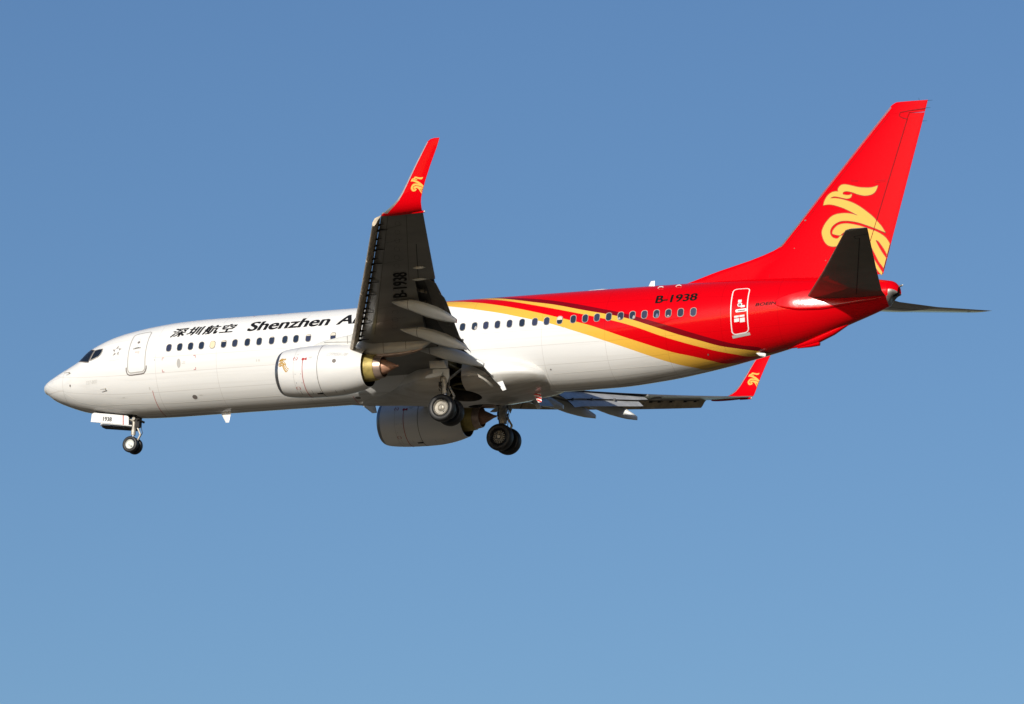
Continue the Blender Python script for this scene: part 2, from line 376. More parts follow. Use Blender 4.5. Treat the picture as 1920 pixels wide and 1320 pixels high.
# ------------------------------------------------------------------ the ground far below
def ground():
    m = bpy.data.materials.new('ground_fields'); m.use_nodes = True; nt = m.node_tree; b = nt.nodes['Principled BSDF']
    b.inputs['Roughness'].default_value = 0.95; b.inputs['Specular IOR Level'].default_value = 0.1
    tc = nt.nodes.new('ShaderNodeTexCoord')
    vo = nt.nodes.new('ShaderNodeTexVoronoi'); vo.inputs['Scale'].default_value = 0.006
    nz = nt.nodes.new('ShaderNodeTexNoise'); nz.inputs['Scale'].default_value = 0.05; nz.inputs['Detail'].default_value = 8
    rp = nt.nodes.new('ShaderNodeValToRGB'); e = rp.color_ramp.elements
    e[0].color = (0.050, 0.046, 0.028, 1); e[1].color = (0.145, 0.120, 0.086, 1); e[0].position = 0.2; e[1].position = 0.8
    mx = nt.nodes.new('ShaderNodeMath'); mx.operation = 'MULTIPLY_ADD'; mx.inputs[1].default_value = 0.4
    nt.links.new(tc.outputs['Object'], vo.inputs[0]); nt.links.new(tc.outputs['Object'], nz.inputs[0])
    nt.links.new(vo.outputs['Color'], mx.inputs[0]); nt.links.new(nz.outputs[0], mx.inputs[2])
    nt.links.new(mx.outputs[0], rp.inputs[0]); nt.links.new(rp.outputs[0], b.inputs['Base Color'])
    rings = [[(r * cos(2 * pi * i / 64), r * sin(2 * pi * i / 64), 0) for i in range(64)] for r in (1, 200, 2000, 25000)]
    v, f = loft(rings, True, False)
    me = bpy.data.meshes.new('ground'); me.from_pydata(v, [], f); me.materials.append(m)
    bm = bmesh.new(); bm.from_mesh(me); bmesh.ops.recalc_face_normals(bm, faces=bm.faces)
    if sum(q.normal.z for q in bm.faces) < 0: bmesh.ops.reverse_faces(bm, faces=bm.faces)
    bm.to_mesh(me); bm.free()
    o = bpy.data.objects.new('ground', me); COL.objects.link(o); o['kind'] = 'structure'
    o['label'] = 'flat brown and green fields far below the airliner'; o['category'] = 'ground'
ground()

# ------------------------------------------------------------------ the airliner
root = bpy.data.objects.new('airliner', None); COL.objects.link(root)
root.location = (0, 0, ALT); root.rotation_euler = (0, PITCH, 0); root.empty_display_size = 3
root['label'] = 'white and red twin-engine passenger jet with gold stripes, flying with its landing gear down'
root['category'] = 'airplane'

# ---- fuselage surface
WX = [0, .015, .06, .25, .5, 1, 1.5, 2, 3, 4, 5, 6.2, 25.5, 27.5, 29.5, 31.5, 33.5, 35.5, 37, 38.02]
WY = [.005, .10, .2, .44, .64, .93, 1.15, 1.33, 1.6, 1.76, 1.84, 1.88, 1.88, 1.83, 1.70, 1.49, 1.22, .87, .56, .30]
TX = [0, .015, .06, .25, .6, 1.0, 1.5, 2.0, 2.5, 3, 3.6, 4.4, 5.4, 6.6, 8.0, 25, 28, 31, 34, 36.5, 38.02]
TY = [-.645, -.575, -.511, -.38, -.198, -.009, .217, .476, .887, 1.124, 1.328, 1.499, 1.643, 1.75, 1.79, 1.785, 1.775, 1.765, 1.678, 1.492, 1.248]
BX = [0, .015, .06, .25, .6, 1.2, 2, 3, 4, 5, 6.5, 8, 22, 24, 26, 28, 30, 32, 34, 36, 37.2, 38.02]
BY = [-.655, -.733, -.827, -.964, -1.213, -1.482, -1.746, -1.937, -2.088, -2.16, -2.183, -2.178, -2.2, -2.236, -2.218, -2.079, -1.809, -1.437, -.977, -.301, .118, .453]
fw, ft, fb = pchip(WX, WY), pchip(TX, TY), pchip(BX, BY)
def fsurf(x, a, off=0.0):
    """fuselage skin, port side: station x, section angle a in degrees (0 = side, 90 = crown, -90 = keel)"""
    zt, zb, w = ft(x), fb(x), fw(x); zw = zb + (zt - zb) * .53; c, s = cos(R(a)), sin(R(a))
    h = (zt - zw) if s > 0 else (zw - zb)
    n = Vector((0, -c / w, s / h)).normalized()
    return Vector((x, -w * c, zw + h * s)) + n * off
def ang_of(x, z):
    zt, zb = ft(x), fb(x); zw = zb + (zt - zb) * .53; h = (zt - zw) if z > zw else (zw - zb)
    return math.degrees(math.asin(max(-1, min(1, (z - zw) / h))))
def fxz(off):
    return lambda x, z: fsurf(x, ang_of(x, z), off)
def fxa(a0, off=0.006, rad=1.87):          # flat (x, arc height) lying on the skin from angle a0
    return lambda x, t: fsurf(x, a0 + math.degrees(t / rad), off)
XEND = 37.62
xs = [0.0015] + [2.2 * (i / 44) ** 2 for i in range(1, 45)] + [2.2 + (XEND - 2.2) * i / 300 for i in range(1, 301)]
rings = []
for x in xs:
    rings.append([(fsurf(x, a) if -90 <= a <= 90 else None) for a in []])
    zt, zb, w = ft(x), fb(x), fw(x); zw = zb + (zt - zb) * .53
    ring = []
    for i in range(112):
        t = 2 * pi * i / 112; s = sin(t); ring.append((x, -w * cos(t), zw + ((zt - zw) if s > 0 else (zw - zb)) * s))
    rings[-1] = ring
v, f = loft(rings)
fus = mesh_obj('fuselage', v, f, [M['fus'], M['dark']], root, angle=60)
fus['label'] = 'white fuselage sweeping into a red tail with gold stripes'

# ---- belly fairing
def sgn_pow(c, p): return math.copysign(abs(c) ** p, c)
def fairing_ring(x):
    hw = pchip([13.6, 14.4, 15.4, 16.6, 17.4, 18.2, 20.4, 21.6, 22.4, 22.9, 23.2, 23.36, 23.42], [.1, .30, .60, .95, 1.45, 1.97, 2.05, 1.99, 1.87, 1.70, 1.45, 1.12, .6])(x)
    zb = pchip([13.6, 14.1, 14.6, 15.2, 17, 19.5, 21.3, 22.6, 23.42], [-2.08, -2.19, -2.26, -2.31, -2.39, -2.49, -2.44, -2.31, -2.18])(x)
    zt = pchip([13.6, 14.6, 17, 20.5, 22.2, 22.9, 23.42], [-2.0, -1.7, -.9, -.75, -.95, -1.2, -1.6])(x)
    zc = pchip([13.6, 15, 17, 20, 22, 23.42], [-2.03, -1.95, -1.80, -1.78, -1.72, -1.75])(x)      # knuckle line
    e = pchip([13.6, 16, 18, 20.5, 22.4, 23.4], [1.15, 1.1, .85, .85, 1.05, 1.1])(x)
    out = []
    for i in range(88):
        t = 2 * pi * i / 88; c, s = cos(t), sin(t)
        z = zc + (zt - zc) * sgn_pow(s, .8) if s > 0 else zc + (zc - zb) * sgn_pow(s, e)
        out.append((x, -hw * sgn_pow(c, e if s < 0 else .55), z))
    return out
v, f = loft([fairing_ring(13.6 + 9.82 * (1 - (1 - i / 110) ** 1.4)) for i in range(111)])
def fairing_mat():
    m = mat('belly_fairing_paint', (0.745, 0.735, 0.70), 0.34, coat=0.6, noise=0.10, nscale=1.2, nstretch=(0.5, 2, 2)); nt = m.node_tree; b = nt.nodes['Principled BSDF']
    tc = nt.nodes.new('ShaderNodeTexCoord'); sp = nt.nodes.new('ShaderNodeSeparateXYZ'); nt.links.new(tc.outputs['Object'], sp.inputs[0])
    mp = nt.nodes.new('ShaderNodeMapping'); mp.inputs['Scale'].default_value = (0.3, 3, 3); nz = nt.nodes.new('ShaderNodeTexNoise'); nz.inputs['Scale'].default_value = 1.5; nz.inputs['Detail'].default_value = 8
    nt.links.new(tc.outputs['Object'], mp.inputs[0]); nt.links.new(mp.outputs[0], nz.inputs[0])
    def M_(op, a, c):
        n = nt.nodes.new('ShaderNodeMath'); n.operation = op; n.use_clamp = True
        for i, v in enumerate((a, c)):
            if isinstance(v, float): n.inputs[i].default_value = v
            else: nt.links.new(v, n.inputs[i])
        return n.outputs[0]
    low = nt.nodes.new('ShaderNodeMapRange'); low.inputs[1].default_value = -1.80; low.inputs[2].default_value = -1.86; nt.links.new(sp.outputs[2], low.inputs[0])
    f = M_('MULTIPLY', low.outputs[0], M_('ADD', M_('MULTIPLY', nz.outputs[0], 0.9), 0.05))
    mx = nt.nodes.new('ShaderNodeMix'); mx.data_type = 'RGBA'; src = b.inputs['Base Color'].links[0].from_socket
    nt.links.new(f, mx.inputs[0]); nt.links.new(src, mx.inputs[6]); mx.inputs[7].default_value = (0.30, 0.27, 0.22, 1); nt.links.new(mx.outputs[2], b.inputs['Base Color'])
    return m
M['fair'] = fairing_mat()
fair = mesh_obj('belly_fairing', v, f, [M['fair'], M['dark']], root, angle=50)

# ---- wings
def interp(y, pts): return lerp([p[0] for p in pts], [p[1] for p in pts])(y)
def z_ref(y):
    s = (y - 1.9) / 14.9
    return -1.40 + 2.42 * (.75 * s + .25 * s * s)
def x_le(y): return 18.25 + .54 * (y - 7.49) if y >= 5 else 16.905 - .74 * (5 - y)
def x_te(y): return 22.82 + .361 * (y - 10.78) if y >= 5.8 else 21.02
def thick(y): return interp(y, [(1, .82), (5, .52), (10.8, .36), (16.8, .17)])
def sect(y, xl, xu, n=22):
    """closed section at span y (port, y>0 given): upper skin to xu, lower skin to xl, cove between"""
    le, te, T, z0 = x_le(y), x_te(y), thick(y), z_ref(y); c = te - le
    lo = lambda t: z0 + .40 * T * (1 - min(1, t / .13) ** .5) + .10 * T * max(0, (t - .6) / .4) ** 1.5
    up = lambda t: max(z0 + .40 * T + T * .62 * (1.55 * t ** .5 - 1.0 * t - .50 * t * t) * 1.35 - .13 * T * t, lo(t) + .012)
    P = []
    tu, tl = (xu - le) / c, (xl - le) / c
    for i in range(n): t = tu * (1 - i / (n - 1)) ** 1.8; P.append((le + c * t, -y, up(t)))
    for i in range(1, n): t = tl * (i / (n - 1)) ** 1.8; P.append((le + c * t, -y, lo(t)))
    P.append((xl + .02 * (1 if xu > xl + .05 else 0), -y, up(tl) - .05 if xu > xl + .05 else lo(tl) + .004))
    P.append((xu, -y, up(tu) - .012))
    return P
def xlow(y): return x_te(y) - (.86 if y > 5.8 else 1.05)
def xupp(y): return x_te(y) - interp(y, [(3.0, .45), (5.0, .12), (6, .06)])

TEF = [(1.75, 21.69, -2.32), (2.45, 21.71, -2.21), (3.97, 21.82, -1.94), (4.96, 21.90, -1.75), (5.75, 21.93, -1.55), (5.9, 21.93, -1.50), (6.42, 21.97, -1.39), (8.43, 22.5, -.99), (9.87, 22.88, -.71), (10.75, 23.03, -.50)]
fte = lambda y: (lerp([p[0] for p in TEF], [p[1] for p in TEF])(y), lerp([p[0] for p in TEF], [p[2] for p in TEF])(y))
def foil(le, te, y, th, n=12):
    (x0, z0), (x1, z1) = le, te; c = math.hypot(x1 - x0, z1 - z0); ux, uz = (x1 - x0) / c, (z1 - z0) / c
    nx, nz = -uz, ux
    if nz < 0: nx, nz = -nx, -nz
    P = []
    for i in range(n): t = (1 - i / (n - 1)) ** 1.6; h = th * c * (1.6 * t ** .5 - t - .6 * t * t) * 1.25 + .006; P.append((x0 + ux * t * c + nx * h, -y, z0 + uz * t * c + nz * h))
    for i in range(1, n): t = (i / (n - 1)) ** 1.6; h = -th * .35 * c * (t ** .5 - t) - .006; P.append((x0 + ux * t * c + nx * h, -y, z0 + uz * t * c + nz * h))
    return P
WLS = [(16.74, 23.24, 24.97, 1.00), (16.92, 23.42, 25.02, 1.04), (17.06, 23.66, 25.06, 1.14), (17.15, 23.90, 25.08, 1.27), (17.21, 24.10, 25.11, 1.42), (17.26, 24.30, 25.18, 1.68), (17.31, 24.52, 25.30, 2.05), (17.38, 24.86, 25.53, 2.65), (17.46, 25.24, 25.80, 3.27), (17.49, 25.40, 25.89, 3.52), (17.5, 25.55, 25.92, 3.62), (17.5, 25.68, 25.93, 3.65)]
def wl_ring(i, n=16):
    y, le, te, z = WLS[i]
    a = WLS[max(0, i - 1)]; b = WLS[min(len(WLS) - 1, i + 1)]
    d = Vector((b[0] - a[0], b[3] - a[3])).normalized(); nrm = Vector((d.y, -d.x))   # outboard/down facing normal in (y,z)
    T = (te - le) * .10; P = []
    if i == 0: T = .17
    for j in range(n): t = (1 - j / (n - 1)) ** 1.7; h = T * .55 * (1.6 * t ** .5 - t - .6 * t * t) * 1.4 + .003; P.append((le + (te - le) * t, -(y - nrm.x * h), z - nrm.y * h))
    for j in range(1, n): t = (j / (n - 1)) ** 1.7; h = T * .45 * (1.6 * t ** .5 - t - .6 * t * t) * 1.4 + .003; P.append((le + (te - le) * t, -(y + nrm.x * h), z + nrm.y * h))
    return P
def wl_y(x, z):
    zs = [w[3] for w in WLS]
    y = lerp(zs, [w[0] for w in WLS])(z); le = lerp(zs, [w[1] for w in WLS])(z); te = lerp(zs, [w[2] for w in WLS])(z)
    t = min(1, max(0, (x - le) / (te - le))); return y, (te - le) * .10 * .5 * (1.6 * t ** .5 - t - .6 * t * t) * 1.4, te

# logo outline of the golden bird, in fin coordinates (x, z)
B1 = [(37.09,5.23),(36.85,5.17),(36.61,5.17),(36.3,5.21),(36.02,5.29),(35.78,5.36),(35.61,5.38),(35.49,5.34),(35.42,5.26),(35.39,5.16),(35.42,5.11),(35.27,5.12),(35.12,5.09),(34.98,5.0),(34.88,4.87),(34.81,4.71),(34.79,4.57),(34.9,4.59),(35.11,4.58),(35.35,4.51),(35.63,4.4),(35.9,4.26),(36.13,4.13),(36.24,4.06),(36.08,4.12),(35.87,4.17),(35.63,4.19),(35.36,4.17),(35.15,4.09),(34.97,3.92),(34.83,3.71),(34.76,3.49),(34.79,3.29),(34.88,3.08),(35.02,2.92),(35.19,2.85),(35.35,2.84),(35.55,2.88),(35.72,2.98),(35.8,3.11),(35.81,3.23),(35.71,3.28),(35.55,3.27),(35.46,3.18),(35.36,3.17),(35.24,3.22),(35.15,3.33),(35.12,3.48),(35.19,3.65),(35.36,3.79),(35.57,3.86),(35.81,3.86),(36.05,3.82),(36.32,3.75),(36.68,3.61),(37.01,3.47),(37.22,3.37),(37.42,3.28),(37.37,3.37),(37.25,3.56),(37.07,3.77),(36.87,3.99),(36.66,4.17),(36.38,4.39),(36.07,4.58),(35.79,4.7),(35.52,4.79),(35.28,4.84),(35.09,4.85),(35.21,4.9),(35.38,4.88),(35.62,4.81),(35.79,4.77),(35.93,4.79),(36.0,4.88),(35.99,4.96),(35.89,4.92),(35.76,4.93),(35.63,4.97),(35.62,5.03),(35.68,5.07),(35.82,5.07),(36.03,5.01),(36.24,4.92),(36.48,4.85),(36.65,4.84),(36.85,4.88),(37.0,5.0)]
B2 = [(35.22,3.37),(35.21,3.45),(35.26,3.56),(35.4,3.69),(35.57,3.75),(35.78,3.76),(35.98,3.73),(36.22,3.67),(36.46,3.59),(36.72,3.49),(37.01,3.37),(37.25,3.23),(37.43,3.08),(37.57,2.88),(37.65,2.71),(37.59,2.51),(37.52,2.31),(37.4,2.55),(37.26,2.77),(37.12,2.95),(37.02,2.99),(37.12,2.78),(37.3,2.47),(37.49,2.18),(37.44,1.97),(37.4,1.77),(37.27,1.96),(37.15,2.12),(37.03,2.36),(36.85,2.7),(36.68,3.01),(36.5,3.22),(36.54,3.02),(36.75,2.61),(36.96,2.23),(37.17,1.89),(37.31,1.67),(37.36,1.56),(37.25,1.59),(37.04,1.86),(36.69,2.42),(36.34,2.97),(36.13,3.25),(35.92,3.37),(35.75,3.42),(35.59,3.32),(35.54,3.28),(35.37,3.31)]
S1, S2 = smooth_loop(B1), smooth_loop(B2)

def wing(s):
    mb = MB()
    ys = [1.2 + (10.80 - 1.2) * i / 48 for i in range(49)]
    v, f = loft([sect(y, xlow(y), xupp(y)) for y in ys])
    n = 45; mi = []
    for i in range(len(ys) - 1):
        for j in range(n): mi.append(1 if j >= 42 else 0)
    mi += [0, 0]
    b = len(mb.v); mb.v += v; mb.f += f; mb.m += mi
    ys = [10.80 + (16.74 - 10.80) * i / 24 for i in range(25)]
    mb.add(loft([sect(y, x_te(y), x_te(y)) for y in ys]))
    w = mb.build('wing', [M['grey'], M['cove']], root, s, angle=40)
    # slats: four lengths, each a curved plate with its tracks
    for a, b_ in ((5.3, 7.95), (8.0, 10.75), (10.8, 13.6), (13.65, 16.55)):
        m2 = MB(); rings = []
        for i in range(13):
            y = a + (b_ - a) * i / 12; le, z0 = x_le(y), z_ref(y); T = thick(y); k = .8 + .2 * (16.6 - y) / 11
            sec = [(-.012, .40 * T + .05), (-.12, .38 * T), (-.24, .16 * T), (-.34, -.02), (-.42, -.16), (-.46, -.27), (-.455, -.345), (-.41, -.385), (-.34, -.385), (-.25, -.27), (-.16, -.10), (-.04, .20 * T)]
            rings.append([(le + p * k, -y, z0 + q * k) for p, q in sec])
        m2.add(loft(rings))
        y = a + .22
        n_ = 0
        while y < b_ - .1:
            le, z0 = x_le(y), z_ref(y); w0 = .022 if n_ % 3 else .045
            m2.add(box(le - .20, le + .03, -y - w0 * .6, -y + w0 * .6, z0 - .06, z0 + .02), 1)
            L_ = .16 if n_ % 3 else .36
            m2.add(loft([[(le - .10, -y - w0, z0 - .015), (le - .10, -y + w0, z0 - .015), (le - .10, -y + w0, z0 + .03), (le - .10, -y - w0, z0 + .03)],
                         [(le + L_, -y - .004, z0 - .02), (le + L_, -y + .004, z0 - .02), (le + L_, -y + .004, z0), (le + L_, -y - .004, z0)]]), 1)
            y += .40 + .30 * ((n_ * 7) % 5) / 4; n_ += 1
        m2.build('slat', [M['slat'], M['duct']], w, s, angle=50)
    # Krueger flap inboard of the engine
    m2 = MB()
    m2.add(loft([[(x_le(y) - .36, -y, z_ref(y) - .32), (x_le(y) - .34, -y, z_ref(y) - .40), (x_le(y) + .12, -y, z_ref(y) - .01), (x_le(y) + .06, -y, z_ref(y) + .05)] for y in (2.5, 3.2, 4.1)]))
    m2.build('krueger_flap', M['flapgrey'], w, s)
    # flaps: inboard and outboard, each a main and an aft element
    for a, b_, a2, b2, c0, c1 in ((1.60, 3.45, 1.60, 3.40, 1.45, 1.40), (4.95, 10.74, 5.20, 10.08, 1.30, .88)):
        m2 = MB(); A = []; B = []; fa = []
        for i in range(15):
            def at(y):
                te = fte(y); c = c0 + (c1 - c0) * (y - a) / (b_ - a)
                k = (te[0] - .36 * c * cos(R(46)), te[1] + .36 * c * sin(R(46)))      # hinge of the aft element
                le = (k[0] - .70 * c * cos(R(30)), k[1] + .70 * c * sin(R(30)))
                return te, k, le
            y = a + (b_ - a) * i / 14; te, k, le = at(y); A.append(foil(le, (k[0] + .03, k[1] + .045), y, .085))
            y = a2 + (b2 - a2) * i / 14; te, k, le = at(y); B.append(foil((k[0] - .04, k[1] - .015), te, y, .08))
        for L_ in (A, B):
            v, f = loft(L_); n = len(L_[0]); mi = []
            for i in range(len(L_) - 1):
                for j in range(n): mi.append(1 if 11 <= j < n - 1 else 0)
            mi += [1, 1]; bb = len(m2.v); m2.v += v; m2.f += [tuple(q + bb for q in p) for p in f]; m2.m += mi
        # hinge brackets standing in the slot between the two elements
        y = a2 + .35
        while y < b2 - .2:
            te, k, le = at(y)
            m2.add(box(k[0] - .16, k[0] + .10, -y - .025, -y + .025, k[1] - .03, k[1] + .075), 1); y += 1.45
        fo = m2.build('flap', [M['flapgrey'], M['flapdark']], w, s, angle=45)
    # actuator clutter visible in the cove
    for y, dx in ((9.75, .3), (8.6, .25), (7.3, .3), (5.7, .3)):
        m2 = MB(); x0 = xlow(y); z0 = z_ref(y)
        m2.add(tube((x0 + .02, -y, z0 + .08), (x0 + .42, -y + .05, z0 - .02), .045, n=8)); m2.add(tube((x0 + .1, -y - .2, z0 + .10), (x0 + .1, -y + .2, z0 + .10), .03, n=8)); m2.add(box(x0 + .15, x0 + .3, -y - .06, -y + .06, z0 - .02, z0 + .12))
        m2.build('flap_actuator', M['strutdk'], w, s)
    v, f = plate([(21.51, -1.78, -2.13), (21.77, -1.78, -2.08), (21.94, -1.78, -2.46), (21.78, -1.78, -2.50)], (0, 1, 0), .05)
    mesh_obj('flap_end_plate', v, f, M['white'], w, s, angle=20)
    # seams in the lower skin: spars, tank-panel joints, a row of oval access panels
    wsk = lambda x, y: (x, -y, z_ref(y) - .006)
    for q in ([(.16, 6.0, 16.6)], [(.60, 10.9, 16.6)]):
        for t, ya, yb in q:
            P = [(x_le(y) + (x_te(y) - x_le(y)) * t, y) for y in [ya + (yb - ya) * i / 30 for i in range(31)]]
            decal('wing_seam', strips([P], .022), (lambda x, y: Vector(wsk(x, y))) if s < 0 else (lambda x, y: Vector((x, y, z_ref(y) - .006))), M['wseam'], w, 0)
    for y in (7.2, 8.5, 12.6, 14.4, 15.6):
        P = [(x_le(y) + (x_te(y) - x_le(y)) * (.16 + .40 * i / 6), y + .04 * i) for i in range(7)]
        decal('wing_seam', strips([P], .018), (lambda x, y: Vector(wsk(x, y))) if s < 0 else (lambda x, y: Vector((x, y, z_ref(y) - .006))), M['wseam'], w, 0)
    for i in range(14):
        y = 6.6 + .72 * i; cx = x_le(y) + (x_te(y) - x_le(y)) * .40; k = .8 + .2 * (16 - y) / 10
        P = [(cx + .13 * k * cos(j * pi / 8) + .15 * k * sin(j * pi / 8) * .5, y + .22 * k * sin(j * pi / 8)) for j in range(17)]
        decal('access_panel', strips([P[:-1] + [P[0]]], .014), (lambda x, y: Vector(wsk(x, y))) if s < 0 else (lambda x, y: Vector((x, y, z_ref(y) - .006))), M['wseam'], w, 0)
    # aileron: hinge groove outline plus balance-tab fairings
    wl_ = lambda x, y, d=.006: (x, -y, z_ref(y) + .10 * thick(y) * max(0, ((x - x_le(y)) / (x_te(y) - x_le(y)) - .6) / .4) ** 1.5 - d)
    hx = lambda y: 22.15 + .424 * (y - 10.9)
    m2 = MB()
    for pts in ([(hx(10.86 + i * .27), 10.86 + i * .27) for i in range(13)], [(hx(14.1) + .5 * i / 4, 14.1) for i in range(5)]):
        q = []
        for (x, y) in pts: q += [wl_(x - .012, y), wl_(x + .018, y)]
        b = len(m2.v); m2.v += q
        for i in range(len(pts) - 1): m2.f.append((b + 2*i, b + 2*i + 1, b + 2*i + 3, b + 2*i + 2)); m2.m.append(0)
    m2.build('aileron', M['duct'], w, s, smooth=False)
    for x, y, l in ((22.62, 12.05, .55), (22.15, 11.0, .62)):
        rr_ = []
        for i in range(9):
            t = i / 8; r = .055 * max(.05, sin(pi * t)) ** .7
            rr_.append([(x + l * (t - .35), -y + r * cos(2 * pi * j / 10), wl_(x, y)[2] - .02 + r * sin(2 * pi * j / 10)) for j in range(10)])
        v, f = loft(rr_); mesh_obj('aileron_fairing', v, f, M['lgrey'], w, s)
    # flap track fairings
    prof = [(0, -.43, .02, .02), (.25, -.50, .09, .09), (.72, -.60, .19, .17), (.80, -.61, .205, .18), (1.1, -.71, .245, .20), (1.55, -.87, .27, .21), (2.0, -1.03, .255, .20), (2.32, -1.16, .215, .165), (2.74, -1.345, .105, .075), (2.82, -1.385, .08, .055)]
    SECT = [(.62, 1.0), (.98, .62), (1.0, .1), (.94, -.38), (.62, -.86), (.3, -1.0), (-.3, -1.0), (-.62, -.86), (-.94, -.38), (-1.0, .1), (-.98, .62), (-.62, 1.0)]
    for y, xt, zt_, sx in ((9.15, 23.04, -1.385, 1.0), (6.5, 22.30, -1.83, 1.03), (4.0, 21.93, -1.93, 1.14)):
        rg = []
        for i in range(len(prof) * 3 - 2):
            k = i / 3; j = min(int(k), len(prof) - 2); t = k - j
            a, b_ = prof[j], prof[j + 1]; q = [a[n_] + (b_[n_] - a[n_]) * t for n_ in range(4)]
            x = xt + (q[0] - 2.82) * sx; z = zt_ + (q[1] + 1.385) * 1.0
            rg.append([(x, -y + q[3] * a_, z + q[2] * b__) for a_, b__ in SECT])
        v, f = loft(rg); fmx = []
        nr = len(rg) - 1
        for i in range(nr): fmx += [1 if i == 7 else 0] * len(SECT)
        fmx += [0, 0]
        mesh_obj('flap_fairing', v, f, [M['lgrey'], M['seamdk']], w, s, fm=fmx, angle=32)
    # winglet
    rg = [wl_ring(i) for i in range(len(WLS))]
    v, f = loft(rg); n = len(rg[0]); fmx = []
    for i in range(len(rg) - 1):
        for j in range(n):
            t0 = (1 - j / 15) ** 1.7 if j < 15 else ((j - 15) / 15) ** 1.7
            t1 = (1 - (j + 1) / 15) ** 1.7 if j < 15 else ((j - 14) / 15) ** 1.7
            fmx.append(2 if (s > 0 and i < 2) else 1 if (max(t0, t1) < .14 and 0 < i < len(rg) - 3) else 0)
    fmx += [0, 0]
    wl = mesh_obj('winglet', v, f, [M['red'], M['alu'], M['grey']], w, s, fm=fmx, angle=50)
    wl['label'] = 'red winglet with bare metal leading edge and a gold bird'
    k = .219; sc = lambda P: [(24.72 + (x - 34.79) * k, 2.06 + (z - 4.57) * k) for x, z in P]
    def map_(x, z):
        y, h, te = wl_y(x, z); x = min(x, te - .012)
        return Vector((x, -(y + h + .008), z)) if s < 0 else Vector((x, y - h - .012, z))
    decal('winglet_emblem', fill2d([sc(S1), sc(S2)]), map_, M['gold'], w, .15)
    m2 = MB()
    m2.add(tube((24.55, -16.80, .985), (25.06, -16.80, 1.0), .035, .05, 10)); m2.add(tube((25.06, -16.80, 1.0), (25.10, -16.80, 1.0), .04, .02, 10), 1)
    m2.build('navigation_light', [M['red'], M['lamp']], w, s)
    if s < 0:
        def mp(u, t):
            # text runs outboard along the span, letter tops forward
            p = Vector((21.02, 9.46)) + (Vector((22.06, 11.78)) - Vector((21.02, 9.46))).normalized() * u + Vector((-1, -.0)) * t
            return Vector((p.x, -p.y, z_ref(p.y) - .012))
        decal('registration_lettering', text2d('B-1938', 2.48, .60, 0, .03), mp, M['regblk'], w, .4, (0, 0, -1))
    return w
wp = wing(-1); ws = wing(1)

# ---- main wheel wells: cut real recesses into fuselage, fairing and wings
def well_cutters():
    out = []
    for s in (-1, 1):
        cy = .92 * s
        v, f = loft([[(19.78 + .66 * cos(2*pi*i/40), cy + .62 * sin(2*pi*i/40), z) for i in range(40)] for z in (-2.9, -.95)])
        out.append((v, f))
        y0, y1 = sorted((cy + .1 * s, 2.98 * s))
        out.append(box(19.30, 20.05, y0, y1, -2.9, -1.02))
    out.append(box(2.62, 4.55, -.40, .40, -2.9, -1.35))
    return out
def cut(o, cutters):
    for v, f in cutters:
        me = bpy.data.meshes.new('cut'); me.from_pydata(v, [], f)
        for m in o.data.materials: me.materials.append(m)
        for p in me.polygons: p.material_index = 1
        bm = bmesh.new(); bm.from_mesh(me); bmesh.ops.recalc_face_normals(bm, faces=bm.faces); bm.to_mesh(me); bm.free()
        c = bpy.data.objects.new('cut', me); COL.objects.link(c)
        c.matrix_world = Matrix.Identity(4)
        md = o.modifiers.new('b', 'BOOLEAN'); md.operation = 'DIFFERENCE'; md.solver = 'EXACT'; md.object = c
        par, loc = o.parent, o.location.copy()
        o.parent = None; o.location = (0, 0, 0)
        dg = bpy.context.evaluated_depsgraph_get(); dg.update()
        nm = bpy.data.meshes.new_from_object(o.evaluated_get(dg))
        o.modifiers.clear(); old = o.data
        if len(nm.polygons) > 50: o.data = nm; nm.name = old.name
        o.parent = par; o.location = loc
        bpy.data.objects.remove(c)
CUT = well_cutters()
cut(fus, CUT); cut(fair, CUT[:4]); cut(wp, [CUT[1]]); cut(ws, [CUT[3]])
for o, a in ((fus, 60), (fair, 50), (wp, 40), (ws, 40)): o.data.shade_smooth(); o.data.set_sharp_from_angle(angle=R(a))

